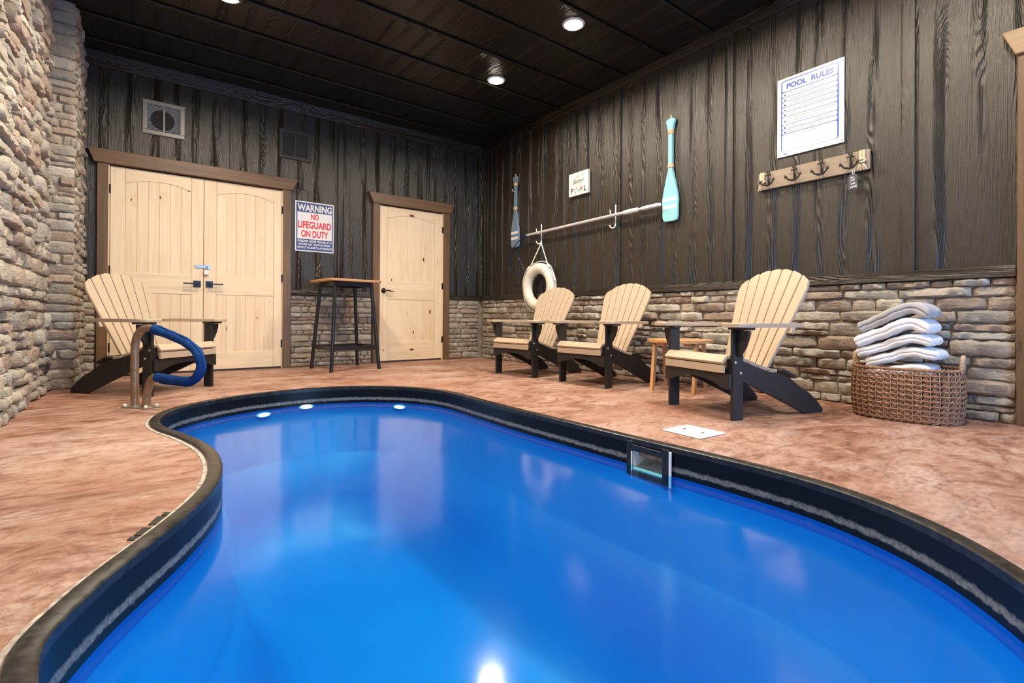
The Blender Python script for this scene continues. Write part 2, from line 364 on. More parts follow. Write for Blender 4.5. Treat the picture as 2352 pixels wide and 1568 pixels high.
def thing(name, label, cat, loc=(0, 0, 0), rotz=0.0, group=None):
    o = bpy.data.objects.new(name, None); COL.objects.link(o); o.location = loc; o.rotation_euler = (0, 0, rotz)
    o.empty_display_size = 0.1
    return props(o, label, cat, group)
def struct(o): o['kind'] = 'structure'; return o
def copy_tree(o, parent=None):
    c = o.copy(); COL.objects.link(c)
    if parent is not None: c.parent = parent
    for ch in list(o.children): copy_tree(ch, c)
    return c
TEXTS = []
def text(s, parent, mat, cx, cz, w, h, y, bold=0.0, shear=0.0, rot=0.0, name='lettering'):
    cu = bpy.data.curves.new('txt', 'FONT'); cu.body = s; cu.offset = bold; cu.shear = shear; cu.resolution_u = 3
    o = bpy.data.objects.new('txt', cu); COL.objects.link(o)
    TEXTS.append((o, parent, mat, cx, cz, w, h, y, rot, name))
def bake_texts():
    bpy.context.view_layer.update(); dg = bpy.context.evaluated_depsgraph_get()
    for o, parent, mat, cx, cz, w, h, y, rot, name in TEXTS:
        me = bpy.data.meshes.new_from_object(o.evaluated_get(dg)); me.name = name
        xs = [v.co.x for v in me.vertices]; ys = [v.co.y for v in me.vertices]
        x0, x1, y0, y1 = min(xs), max(xs), min(ys), max(ys)
        sx = w / (x1 - x0); sz = h / (y1 - y0) if h else sx
        c, s_ = math.cos(rot), math.sin(rot)
        for v in me.vertices:
            a = (v.co.x - (x0 + x1) / 2) * sx; b = (v.co.y - (y0 + y1) / 2) * sz
            v.co = (cx + a * c - b * s_, y, cz + a * s_ + b * c)
        me.materials.clear(); link(name, me, mat, parent, False)
        bpy.data.objects.remove(o)

# ------------------------------------------------------------------ room dimensions (metres)
XR, YB, XL, ZC, YF = 3.975, 6.10, -0.66, 3.09, -2.2
LEDGE0, LEDGE1 = 0.838, 0.902

# pool outline (outer edge of the black lip)
CTRL = [(-.195, 1.186), (-.17, 1.27), (-.126, 1.386), (-.075, 1.49), (-.01, 1.605), (.067, 1.755), (.146, 1.95), (.185, 2.13), (.199, 2.30), (.197, 2.45),
        (.18, 2.6), (.148, 2.75), (.104, 2.91), (.056, 3.05), (.025, 3.18), (.013, 3.31), (.022, 3.43), (.058, 3.58), (.12, 3.72), (.205, 3.83), (.3, 3.92),
        (.42, 4.01), (.58, 4.09), (.8, 4.15), (1.07, 4.165), (1.35, 4.1), (1.6, 3.95), (1.79, 3.74), (1.9, 3.48), (1.925, 3.25), (1.918, 2.95), (1.912, 2.65),
        (1.913, 2.4), (1.918, 2.2), (1.926, 2.0), (1.932, 1.8), (1.938, 1.6), (1.947, 1.4), (1.957, 1.2), (1.964, 1.0), (1.962, .87), (1.945, .73), (1.905, .585),
        (1.85, .46), (1.78, .35), (1.70, .26), (1.6, .17), (1.45, .07), (1.2, -.03), (.9, -.05), (.6, .05), (.33, .22), (.1, .45), (-.06, .7), (-.16, .95)]
NP = 260
OUT = [Vector((p.x, p.y)) for p in smoothpath([(x, y, 0) for x, y in CTRL], NP, True)]
for _ in range(3): OUT = [(OUT[i - 1] + OUT[i] * 2 + OUT[(i + 1) % NP]) / 4 for i in range(NP)]
def inset(P, d):
    n = len(P); out = []
    for i in range(n):
        t = (P[(i + 1) % n] - P[i - 1]).normalized()
        out.append(P[i] + Vector((t.y, -t.x)) * d)      # outline runs clockwise: right-hand normal points inwards
    return out
def smooth_ring(P, k):
    n = len(P)
    for _ in range(k): P = [(P[i - 1] + P[i] * 2 + P[(i + 1) % n]) / 4 for i in range(n)]
    return P

# ------------------------------------------------------------------ setting: floor, walls, ceiling
def build_floor():
    bm = bmesh.new()
    o = [(XL - .3, YF), (XR + .12, YF), (XR + .12, YB + .15), (XL - .3, YB + .15)]
    vs = [bm.verts.new((x, y, 0)) for x, y in o]; es = [bm.edges.new((vs[i], vs[(i + 1) % 4])) for i in range(4)]
    hv = [bm.verts.new((p.x, p.y, 0)) for p in inset(OUT, .006)]; es += [bm.edges.new((hv[i], hv[(i + 1) % NP])) for i in range(NP)]
    bmesh.ops.triangle_fill(bm, use_beauty=True, use_dissolve=False, edges=es)
    for f in bm.faces:
        if f.normal.z < 0: f.normal_flip()
    hb = [bm.verts.new((v.co.x, v.co.y, -0.08)) for v in hv]
    for i in range(NP): bm.faces.new((hv[i], hv[(i + 1) % NP], hb[(i + 1) % NP], hb[i]))
    me = bpy.data.meshes.new('floor'); bm.to_mesh(me); bm.free()
    return struct(link('floor', me, M['deck'], None, False))
floor = build_floor()

wall_back = struct(lohi('wall_back', (XL - .3, YB + .025, 0), (XR + .12, YB + .15, ZC + .05), M['mortar'], None, 0))
wall_right = struct(lohi('wall_right', (XR + .025, YF, 0), (XR + .12, YB + .02, ZC + .05), M['mortar'], None, 0))
wall_left = struct(lohi('wall_left', (XL - .25, YF, 0), (XL - .01, 5.27, ZC + .05), M['mortar'], None, 0))
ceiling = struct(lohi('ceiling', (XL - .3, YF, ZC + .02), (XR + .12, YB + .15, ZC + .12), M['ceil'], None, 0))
pillar_x = -0.485
wall_jog = struct(lohi('wall_jog', (XL - .25, 5.28, 0), (pillar_x - .012, YB + .02, ZC + .05), M['mortar'], None, 0))

# front wall behind the camera with a glazed opening
fx0, fx1, fz1 = 1.2, 3.85, 2.15
bm = bmesh.new()
for lo, hi in (((XL - .3, YF - .12, 0), (fx0, YF, ZC + .05)), ((fx1, YF - .12, 0), (XR + .12, YF, ZC + .05)), ((fx0, YF - .12, fz1), (fx1, YF, ZC + .05))):
    bx(bm, [(a + b) / 2 for a, b in zip(lo, hi)], [b - a for a, b in zip(lo, hi)])
struct(fin('wall_front', bm, M['siding'], None, False))
bm = bmesh.new()
for x in (fx0 + .03, (fx0 + fx1) / 2, fx1 - .03): bx(bm, (x, YF - .06, fz1 / 2), (.06, .06, fz1), .004)
for z in (.03, fz1 - .03): bx(bm, ((fx0 + fx1) / 2, YF - .06, z), (fx1 - fx0, .05, .06), .004)
win = struct(fin('window_1', bm, M['blackmetal']))
for k in (0, 1):
    a = fx0 + .06 + k * (fx1 - fx0) / 2 - k * .03; b = a + (fx1 - fx0) / 2 - .09
    lohi('pane', (a, YF - .064, .06), (b, YF - .058, fz1 - .06), M['glass'], win, 0)

# siding panels, battens and ledges
def panels_x(parent, xs, z0, z1, y):
    for a, b in zip(xs, xs[1:]): lohi('panel', (a + .0015, y, z0), (b - .0015, y + .022, z1), M['siding'], parent, .0015)
def panels_y(parent, ys, z0, z1, x):
    for a, b in zip(ys, ys[1:]): lohi('panel', (x, a + .0015, z0), (x + .022, b - .0015, z1), M['siding'], parent, .0015)
panels_x(wall_back, [XL - .1, .72, 1.905, 3.105, XR], LEDGE0 - .02, ZC, YB)
for a, b, zb in ((1.875, 1.945, LEDGE1), (3.072, 3.143, 2.12)): lohi('batten', (a, YB - .022, zb), (b, YB, ZC - .09), M['siding'], wall_back, .002)
lohi('batten', (3.895, YB - .045, LEDGE1), (XR, YB, ZC - .09), M['siding'], wall_back, .002)
panels_y(wall_right, [.49, 1.028, 2.25, 3.484, 4.712, 5.85, YB], LEDGE0 - .02, ZC, XR)
panels_y(wall_right, [YF, -.75, -.42], 0.0, ZC, XR)
for a, b in ((.992, 1.060), (2.215, 2.290), (3.445, 3.523), (4.675, 4.750), (5.812, 5.885)): lohi('batten', (XR - .022, a, LEDGE1), (XR, b, ZC - .09), M['siding'], wall_right, .002)
lohi('batten', (XR - .024, YB - .11, LEDGE1), (XR, YB - .046, ZC - .09), M['siding'], wall_right, .002)
struct(lohi('trim_1', (XR - .05, .526, LEDGE0), (XR + .005, YB - .046, LEDGE1), M['siding_h'], None, .004))
struct(lohi('trim_2', (1.338, YB - .046, LEDGE0), (2.306, YB + .005, LEDGE1), M['siding_h'], None, .004))
struct(lohi('trim_3', (3.412, YB - .046, LEDGE0), (XR - .045, YB + .005, LEDGE1), M['siding_h'], None, .004))
struct(lohi('trim_4', (XR - .03, YF, 2.998), (XR + .005, YB - .03, ZC), M['siding_h'], None, .003))
struct(lohi('trim_5', (pillar_x, YB - .03, 2.955), (XR, YB + .005, ZC), M['siding_h'], None, .003))
# small square patch let into the siding beside the double door header
pb = bmesh.new()
for lo, hi in (((1.352, YB - .004, 2.066), (1.535, YB, 2.073)), ((1.528, YB - .004, 1.93), (1.535, YB, 2.066))):
    bx(pb, [(a + b) / 2 for a, b in zip(lo, hi)], [b - a for a, b in zip(lo, hi)])
fin('patch_seam', pb, M['duct'], wall_back, False)
lohi('patch', (1.352, YB - .0025, 1.93), (1.527, YB, 2.065), M['siding'], wall_back, .001)

# ceiling boards and cover strips
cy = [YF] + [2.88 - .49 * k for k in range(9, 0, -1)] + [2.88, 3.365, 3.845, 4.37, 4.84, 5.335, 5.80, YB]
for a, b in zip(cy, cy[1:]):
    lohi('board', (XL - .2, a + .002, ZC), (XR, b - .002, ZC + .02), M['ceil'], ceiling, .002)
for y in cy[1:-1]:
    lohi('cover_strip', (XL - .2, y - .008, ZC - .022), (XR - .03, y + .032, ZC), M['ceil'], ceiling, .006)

# ------------------------------------------------------------------ ledge stone
def stone_mesh(asp, rugged, seed, soft=False):
    rnd = random.Random(seed); bm = bmesh.new()
    nx = max(3, int(round(asp * 1.6)) + 2); nz = 4 if soft else 3
    cs = [[rnd.uniform(0, .16 * rugged) for _ in range(2)] for _ in range(4)]
    wob = [rnd.uniform(-.07, .07) * rugged for _ in range(nx + 1)]; wob2 = [rnd.uniform(-.07, .07) * rugged for _ in range(nx + 1)]
    grid = []
    for i in range(nx + 1):
        col = []
        u = -1 + 2 * i / nx
        u = math.copysign(abs(u) ** 0.8, u)
        for j in range(nz + 1):
            w = (-1, -.62, .62, 1)[j] if nz == 3 else (-1, -.72, .08, .78, 1)[j]
            ax = asp / 2
            x = u * ax; z = w * .5
            if j == nz: z += wob[i]
            if j == 0: z += wob2[i]
            for k, (su, sw) in enumerate(((-1, -1), (1, -1), (-1, 1), (1, 1))):
                fu = max(0, (u * su - .6) / .4); fw = max(0, (w * sw))
                x -= su * cs[k][0] * fu * max(0, fw) * .9; z -= sw * cs[k][1] * fw * fu
            edge = min((1 - abs(u)) * ax / .22, (1 - abs(w)) * .5 / .14); edge = max(0, min(1, edge))
            if soft:
                ru, rw = abs(u) ** 7, abs(w) ** 5; y = -(0.52 + .42 * math.sqrt(max(0.0, (1 - ru) * (1 - rw)))) + rnd.uniform(-.06, .06) * (.35 + edge) + .08 * u * math.sin(seed) + .05 * w * math.cos(seed * 1.7)
            else: y = -(0.66 + .26 * math.sqrt(edge)) + rnd.uniform(-.10, .10) * rugged * (0.4 + edge)
            x += rnd.uniform(-.02, .02) * rugged
            col.append(bm.verts.new((x, y, z)))
        grid.append(col)
    for i in range(nx):
        for j in range(nz): bm.faces.new((grid[i][j], grid[i + 1][j], grid[i + 1][j + 1], grid[i][j + 1]))
    loop = [grid[i][0] for i in range(nx + 1)] + [grid[nx][j] for j in range(1, nz + 1)] + [grid[i][nz] for i in range(nx - 1, -1, -1)] + [grid[0][j] for j in range(nz - 1, 0, -1)]
    back = [bm.verts.new((v.co.x * 1.0, 0, v.co.z)) for v in loop]; n = len(loop)
    for i in range(n): bm.faces.new((loop[(i + 1) % n], loop[i], back[i], back[(i + 1) % n]))
    bmesh.ops.recalc_face_normals(bm, faces=bm.faces)
    me = bpy.data.meshes.new('stone'); bm.to_mesh(me); bm.free()
    me.shade_smooth(); me.set_sharp_from_angle(angle=R(55 if soft else 48)); return me
ASP = (0.8, 1.2, 1.8, 2.6, 3.6, 5.0, 7.0)
def variants(rugged, mat, seed, soft=False):
    V = {}
    for a in ASP:
        V[a] = []
        for k in range(5):
            me = stone_mesh(a, rugged, seed + int(a * 100) + k, soft); me.materials.append(mat); V[a].append(me)
    return V
def courses(L, z0, z1, hm, hM, lm, lM, split, rnd):
    hs = []; 
    while sum(hs) < z1 - z0: hs.append(rnd.uniform(hm, hM))
    k = (z1 - z0) / sum(hs); z = z0; out = []
    for h in hs:
        h *= k; u = -rnd.uniform(0, .3 * lM); 
        while u < L:
            l = rnd.uniform(lm, lM) * (0.7 + .6 * (h - hm) / max(1e-4, hM - hm)) if rnd.random() < .8 else rnd.uniform(lm, lm * 1.6)
            a, b = max(0, u), min(L, u + l)
            if L - b < lm * .5: b = L; l = L - u
            if b - a > lm * .35:
                if rnd.random() < split and h > (hm + hM) / 2:
                    f = rnd.uniform(.38, .62); out.append(((a + b) / 2, z + h * f / 2, b - a, h * f)); 
                    if b - a > lm * 2.2 and rnd.random() < .5:
                        g = rnd.uniform(.35, .65) * (b - a)
                        out.append((a + g / 2, z + h * (1 + f) / 2, g, h * (1 - f))); out.append(((a + g + b) / 2, z + h * (1 + f) / 2, b - a - g, h * (1 - f)))
                    else: out.append(((a + b) / 2, z + h * (1 + f) / 2, b - a, h * (1 - f)))
                else: out.append(((a + b) / 2, z + h / 2, b - a, h))
            u += l
        z += h
    return out
def lay(parent, V, items, origin, rotz, depth, dvar, gap, rnd, limit=300, tilt=1.5, key=None):
    # origin: wall-plane point of u = 0 ; u runs along local x
    ux, uy = math.cos(rotz), math.sin(rotz)
    if key: items = sorted(items, key=key)
    extra = []
    for n, (u, z, l, h) in enumerate(items):
        a = (l - gap) / (h - gap); asp = min(ASP, key=lambda q: abs(math.log(q / a)))
        me = rnd.choice(V[asp])
        sc = ((l - gap) / asp, depth + rnd.uniform(-dvar, dvar), h - gap)
        loc = (origin[0] + ux * u, origin[1] + uy * u, z); rot = (R(rnd.uniform(-tilt, tilt)), R(rnd.uniform(-tilt, tilt)), rotz)
        if rnd.random() < .5: sc = (-sc[0], sc[1], sc[2])
        if n < limit:
            o = bpy.data.objects.new('stone', me); COL.objects.link(o); o.parent = parent; o.location = loc; o.rotation_euler = rot; o.scale = sc
        else: extra.append((me, Matrix.LocRotScale(Vector(loc), __import__('mathutils').Euler(rot), Vector(sc))))
    if extra:
        bm = bmesh.new()
        for me, mx in extra:
            t = me.copy(); t.transform(mx); bm.from_mesh(t); bpy.data.meshes.remove(t)
        o = fin('stone_courses', bm, extra[0][0].materials[0], parent, True, 48); o['kind'] = 'stuff'
lohi('mortar_bed', (XR - .004, .53, 0), (XR + .03, YB, LEDGE0), M['mortar'], wall_right, 0)
for a, b in ((-.49, -.376), (1.338, 2.306), (3.412, XR)): lohi('mortar_bed', (a, YB - .004, 0), (b, YB + .03, LEDGE0), M['mortar'], wall_back, 0)
lohi('mortar_bed', (XL - .03, YF, 0), (XL + .012, 5.27, ZC), M['mortar'], wall_left, 0)
lohi('mortar_bed', (XL, 5.266, 0), (pillar_x + .002, YB, ZC), M['mortar'], wall_jog, 0)
VL = variants(1.0, M['stone'], 11); VF = variants(1.25, M['stone2'], 900, True)
rs = random.Random(21)
# right wall wainscot : u runs from the far corner towards the camera
it = courses(5.50, .0, LEDGE0, .048, .112, .13, .46, .55, rs)
lay(wall_right, VL, it, (XR + .022, 6.03), R(-90), .062, .014, .004, rs, 300, 1.2, key=lambda q: -q[0])
it = courses(.965, .0, LEDGE0, .048, .085, .09, .30, .25, rs); lay(wall_back, VL, it, (1.338, YB + .022), 0, .060, .008, .004, rs, 150)
it = courses(.50, .0, LEDGE0, .05, .095, .12, .34, .2, rs); lay(wall_back, VL, it, (3.412, YB + .022), 0, .060, .008, .004, rs, 80)
it = courses(.11, .0, LEDGE0, .045, .085, .10, .12, .0, rs); lay(wall_back, VL, it, (-.490, YB + .022), 0, .060, .006, .006, rs, 60)
# left wall: rough field stone, u runs from near to far
it = courses(3.55, .0, ZC, .060, .135, .10, .34, .40, rs)
lay(wall_left, VF, it, (XL - .02, 1.72), R(90), .088, .024, .002, rs, 300, 3.5, key=lambda q: -(q[0]))
# jog: narrow face towards the camera, and its side
it = courses(.212, .0, ZC, .055, .105, .16, .22, .22, rs); lay(wall_jog, VL, it, (XL - .01, 5.29), 0, .045, .010, .005, rs, 90, 1.0)
it = courses(.80, .0, ZC, .055, .105, .09, .24, .2, rs); lay(wall_jog, VF, it, (pillar_x - .03, 5.27), R(90), .064, .016, .003, rs, 290, 3.0)

# ------------------------------------------------------------------ doors and casings
DY = 6.078          # door face
def door(name, x0, x1, sl, sr, planks, z_mid, z_bot, hinge_side, handle):
    d = struct(lohi(name, (x0, DY + .012, .02), (x1, DY + .03, 2.022), M['pine_v'], None, 0))
    zt = 2.022; a, b = x0 + sl, x1 - sr
    lohi('stile', (x0, DY, .02), (a - .001, DY + .02, zt), M['pine_v'], d, .003)
    lohi('stile', (b + .001, DY, .02), (x1, DY + .02, zt), M['pine_v'], d, .003)
    # arched top rail
    n = 14; arc = []
    for i in range(n + 1):
        t = -1 + 2 * i / n; arc.append((a + (b - a) * i / n, 1.872 + .055 * (1 - t * t)))
    prism_o('rail', [(a, zt), (b, zt)] + arc[::-1], 'y', DY, DY + .02, M['pine_h'], d, .003)
    lohi('rail', (a, DY, z_mid[0]), (b, DY + .02, z_mid[1]), M['pine_h'], d, .003)
    lohi('rail', (a, DY, .02), (b, DY + .02, z_bot), M['pine_h'], d, .003)
    for za, zb in ((z_mid[1], 1.95), (z_bot, z_mid[0])):
        for i in range(planks):
            u0 = a + (b - a) * i / planks; u1 = a + (b - a) * (i + 1) / planks
            lohi('plank', (u0 + .0008, DY + .006, za - .01), (u1 - .0008, DY + .018, zb + .01), M['pine_v'], d, .003 if planks > 1 else .002)
    hx = x0 - .004 if hinge_side < 0 else x1 + .004
    for z in (.28, 1.02, 1.80): lohi('hinge', (hx - .008, DY - .012, z - .045), (hx + .008, DY + .004, z + .045), M['blackmetal'], d, .002)
    if handle[0] == 'square':
        _, hx, s = handle
        h = lohi('handle', (hx - .033, DY - .010, .888), (hx + .033, DY, .954), M['blackmetal'], d, .002)
        bm = bmesh.new(); bx(bm, (hx, DY - .03, .921), (.018, .05, .018), .002); bx(bm, (hx + s * .055, DY - .055, .921), (.135, .014, .014), .002)
        fin('lever', bm, M['blackmetal'], h)
    else:
        _, hx, s = handle
        bm = bmesh.new(); lathe(bm, [(0, 0), (.033, 0), (.033, .006), (.024, .016), (.012, .022), (.012, .05), (0, .05)], n=24, mtx=Matrix.Translation((hx, DY, .928)) @ Matrix.Rotation(R(90), 4, 'X'))
        h = fin('handle', bm, M['blackmetal'], d)
        tube_o('lever', smoothpath([(hx, DY - .05, .928), (hx + .04, DY - .055, .929), (hx + .085, DY - .05, .922), (hx + .125, DY - .05, .916)], 10), [.009] * 6 + [.008, .007, .006, .005], M['blackmetal'], h)
    return d
door('door_1', -.278, .4825, .114, .108, 6, (.81, 1.012), .205, -1, ('square', .428, -1))
door('door_2', .4865, 1.2405, .113, .083, 6, (.815, 1.013), .202, 1, ('square', .537, 1))
door('door_3', 2.403, 3.305, .108, .114, 1, (.815, 1.05), .262, 1, ('round', 2.458, 1))
CF = 6.050
def casing(tn, x0, x1, x2, x3, ha, hb, z0=2.034, z1=2.165):
    # x0-x1 left leg, x2-x3 right leg ; ha, hb header ends (top, bottom overhang)
    struct(lohi('trim_%d' % tn, (x0, CF, 0), (x1, YB + .01, z0), M['stain_v'], None, .003))
    struct(lohi('trim_%d' % (tn + 1), (x2, CF, 0), (x3, YB + .01, z0), M['stain_v'], None, .003))
    struct(prism_o('trim_%d' % (tn + 2), [(ha[1], z0), (hb[1], z0), (hb[0], z1), (ha[0], z1)], 'y', CF - .016, YB + .01, M['stain_h'], None, .004))
    struct(lohi('trim_%d' % (tn + 3), (x1 - .001, CF + .016, 0), (x1 + .010, YB + .01, z0 - .004), M['pine_v'], None, .001))
    struct(lohi('trim_%d' % (tn + 4), (x2 - .010, CF + .016, 0), (x2 + .001, YB + .01, z0 - .004), M['pine_v'], None, .001))
casing(10, -.375, -.292, 1.252, 1.337, (-.448, -.398), (1.409, 1.346))
casing(20, 2.308, 2.396, 3.314, 3.411, (2.246, 2.306), (3.475, 3.42), 2.036, 2.17)
# brown cased opening on the right wall at the edge of the frame
struct(lohi('trim_30', (XR - .055, .432, 0), (XR + .03, .524, 2.081), M['stain_v'], None, .003))
struct(lohi('trim_31', (XR - .055, -.50, 0), (XR + .03, -.41, 2.081), M['stain_v'], None, .003))
struct(prism_o('trim_32', [(.530, 2.081), (-.505, 2.081), (-.565, 2.224), (.588, 2.224)], 'x', XR - .072, XR + .03, M['stain_y'], None, .004))
d4 = struct(lohi('door_4', (XR - .005, -.41, .02), (XR + .03, .43, 2.07), M['pine_v'], None, .002))
for y0, y1, z0, z1 in ((-.41, -.30, .02, 2.07), (.32, .43, .02, 2.07)): lohi('stile', (XR - .02, y0, z0), (XR - .004, y1, z1), M['pine_v'], d4, .002)
for z0, z1 in ((.02, .24), (.82, 1.03), (1.9, 2.07)): lohi('rail', (XR - .02, -.30, z0), (XR - .004, .32, z1), M['pine_v'], d4, .002)

hs = thing('hasp', 'silver zinc hasp fastened across the joint of the two pine doors', 'hasp', (.405, DY, 1.09))
box('strap', (.05, -.006, .014), (.10, .006, .034), M['zinc'], hs, .003)
box('strap_rib', (.045, -.011, .016), (.07, .006, .012), M['zinc'], hs, .002)
box('keeper_plate', (.115, -.004, .012), (.045, .005, .05), M['zinc'], hs, .002)
tube_o('staple', smoothpath([(.113, -.005, .024), (.113, -.022, .024), (.113, -.022, .004), (.113, -.005, .004)], 10), .003, M['zinc'], hs, 6)
pl = thing('padlock', 'small white padlock hanging from the silver hasp on the double doors', 'padlock', (.508, DY - .018, 1.02))
box('body', (0, 0, .024), (.044, .018, .050), M['white'], pl, .004)
tube_o('shackle', smoothpath([(-.012, 0, .048), (-.012, 0, .066), (0, 0, .075), (.012, 0, .066), (.012, 0, .048)], 12), .0035, M['zinc'], pl, 6)

# ------------------------------------------------------------------ pool
pool = thing('swimming_pool', 'freeform in-ground pool basin with black lip and blue interior', 'pool', (0, 0, 0))
def ring_mesh(rings, keep=None):
    bm = bmesh.new(); V = [[bm.verts.new((p.x, p.y, z)) for p in P] for P, z in rings]
    for k in range(len(V) - 1):
        for i in range(NP):
            if keep and not keep(k, i): continue
            j = (i + 1) % NP; bm.faces.new((V[k][i], V[k][j], V[k + 1][j], V[k + 1][i]))
    return bm
INN = inset(OUT, .05)
bm = ring_mesh([(inset(OUT, .001), -.03), (OUT, .006), (inset(OUT, .006), .014), (inset(OUT, .043), .014), (inset(OUT, .050), .010), (inset(OUT, .050), -.012)])
fin('lip', bm, M['rim'], pool, True, 50)
# skimmer mouth position on the right-hand wall
SK0, SK1, SKZ0, SKZ1 = 1.385, 1.555, -.135, -.045
wy = [p.y for p in INN]
side = [i for i in range(NP) if INN[i].x > 1.7 and 1.0 < INN[i].y < 2.0]
ia = min(side, key=lambda i: abs(wy[i] - SK1)); ib = min(side, key=lambda i: abs(wy[i] - SK0))
for i, yv in ((ia, SK1), (ib, SK0)): INN[i] = Vector((INN[i].x, yv))
lo_i, hi_i = min(ia, ib), max(ia, ib)
def keep(k, i): return not (k == 1 and lo_i <= i < hi_i)
W1 = INN
fin('wall_band', ring_mesh([(INN, -.012), (W1, SKZ1), (W1, SKZ0), (W1, -.16)], keep), M['band'], pool, True, 60)
I1 = smooth_ring(inset(INN, .012), 2); I2 = smooth_ring(inset(INN, .029), 3); I3 = smooth_ring(inset(INN, .039), 5); I4 = smooth_ring(inset(INN, .060), 8); I5 = smooth_ring(inset(INN, .16), 24)
I6 = smooth_ring(inset(I5, .09), 24); I7 = smooth_ring(inset(I6, .13), 50); I8 = smooth_ring(inset(I7, .12), 70)
bm = ring_mesh([(W1, -.16), (I1, -.232), (I2, -.244), (I3, -.50), (I4, -.512), (I5, -.80), (I6, -.97), (I7, -1.07), (I8, -1.11)])
fc = [v for v in bm.verts][-NP:]; bm.faces.new(fc)
fin('shell', bm, M['shell'], pool, True, 62)
bm = ring_mesh([(inset(OUT, -.015), .0005), (inset(OUT, -.014), .003), (inset(OUT, .003), .004)])
fin('sealant', bm, M['sealant'], pool, True, 60)
# skimmer
xs = INN[ia].x
w2 = (SK1 - SK0) / 2; hh = SKZ1 - SKZ0; dp = .19
bm = bmesh.new()
for c, q in (((-.002, -w2 - .018, .05), (.006, .036, .165)), ((-.002, w2 + .018, .05), (.006, .036, .165)), ((-.002, 0, hh + .012), (.006, 2 * w2, .03)), ((-.002, 0, -.018), (.006, 2 * w2, .03))): bx(bm, c, q, .0015)
sk = fin('skimmer', bm, M['rim'], pool); sk.location = (xs, (SK0 + SK1) / 2, SKZ0); sk['label'] = 'white skimmer mouth framed in black'
bm = bmesh.new()
for a in (((0, -w2, 0), (dp, -w2, 0), (dp, -w2, hh), (0, -w2, hh)), ((0, w2, 0), (dp, w2, 0), (dp, w2, hh), (0, w2, hh)), ((0, -w2, hh), (dp, -w2, hh), (dp, w2, hh), (0, w2, hh)),
          ((0, -w2, 0), (dp, -w2, 0), (dp, w2, 0), (0, w2, 0)), ((dp, -w2, 0), (dp, w2, 0), (dp, w2, hh), (dp, -w2, hh))):
    bm.faces.new([bm.verts.new(p) for p in a])
fin('throat', bm, M['white'], sk, False)
lohi('caulk_seam', (-.010, -w2 - .050, -.035), (.0, -w2 - .037, .128), M['white'], sk, .003)
lohi('caulk_seam', (-.009, w2 + .0, -.01), (.0, w2 + .007, .085), M['white'], sk, .002)
lohi('weir_edge', (-.004, -w2, -.002), (.02, w2, .006), M['cream'], sk, .002)
ld = thing('access_cover', 'white rectangular cover plate set flush in the deck above the skimmer', 'cover', (2.284, 1.485, .001), R(-3))
box('plate', (0, 0, .003), (.212, .228, .006), M['lid'], ld, .002)
for y in (-.055, .055):
    bm = bmesh.new(); lathe(bm, [(0, .0062), (.008, .0062), (.008, .0085), (0, .0085)], (0.0, y, 0), 12); fin('finger_hole', bm, M['slat2'], ld)
# depth marker tiles
tl = [[(.0399, 1.7772), (.0603, 1.7624), (.0671, 1.7878), (.0474, 1.802)], [(.0084, 1.7195), (.0318, 1.7026), (.054, 1.7618), (.0313, 1.7782)], [(-.0115, 1.6802), (.0073, 1.6665), (.0154, 1.6923), (-.0038, 1.7062)],
      [(-.0221, 1.6573), (-.002, 1.6428), (.0057, 1.6680), (-.0145, 1.6830)], [(-.0366, 1.6323), (-.017, 1.6181), (-.0103, 1.6413), (-.0296, 1.6553)]]
tl_label = ['topmost small black tile in the deck row beside the left lip', 'largest black tile of the row in the deck beside the left lip', 'middle small black tile of the row beside the left lip',
            'second black tile from the near end of the row beside the lip', 'nearest small black tile of the row in the deck beside the lip']
for q, lb in zip(tl, tl_label):
    o = prism_o('marker_tile', q, 'z', .0, .0025, M['tile'], None, .0005)
    props(o, lb, 'tile', 'black marker tiles in the deck')
# underwater lamps on the far wall
pl_lab = ['left underwater light just below the waterline of the far wall', 'middle underwater light glowing blue at the far waterline', 'right underwater light just below the waterline of the far wall']
import itertools
def wall_hit(px):
    # inner-wall point on the bearing of the given direction (x right per unit depth)
    dirv = _f + _r * ((px - 1176) / F_PX); best = None
    for i in range(NP):
        p = INN[i]
        if p.y < 2.5: continue
        a = math.atan2(p.x, p.y) - math.atan2(dirv.x, dirv.y)
        if best is None or abs(a) < best[0]: best = (abs(a), i)
    return best[1]
for px, zz, lab in zip((607, 710, 918), (-.150, -.128, -.150), pl_lab):
    i = wall_hit(px); p = INN[i]; tdir = (INN[(i + 1) % NP] - INN[i - 1]).normalized(); n = Vector((tdir.y, -tdir.x))
    ang = math.atan2(n.y, n.x)
    t = thing('pool_light', lab, 'light', (p.x + n.x * .006, p.y + n.y * .006, zz), ang - PI / 2, 'underwater lights on the far wall')
    mt = Matrix.Rotation(R(-90), 4, 'X') @ Matrix.Diagonal((1.7, .55, 1, 1))
    bm = bmesh.new(); lathe(bm, [(.030, .0), (.034, .004), (.030, .009), (.026, .009)], n=24, mtx=mt); fin('bezel', bm, M['white'], t)
    bm = bmesh.new(); lathe(bm, [(.026, .007), (.015, .011), (0, .012)], n=24, mtx=mt); fin('lens', bm, M['poollens'], t)
def plamp(loc, w, col, r=.10):
    d = bpy.data.lights.new('pool_lamp', 'POINT'); d.energy = w; d.color = col; d.shadow_soft_size = r
    o = bpy.data.objects.new('pool_lamp', d); COL.objects.link(o); o.location = loc
plamp((.85, .08, -.45), POOL_W * 1.3, (.55, .85, 1.0))
plamp((.30, 1.0, -.45), POOL_W * .5, (.55, .85, 1.0), .08)
plamp((1.08, 3.86, -.30), POOL_W * .12, (.45, .75, 1.0), .06)
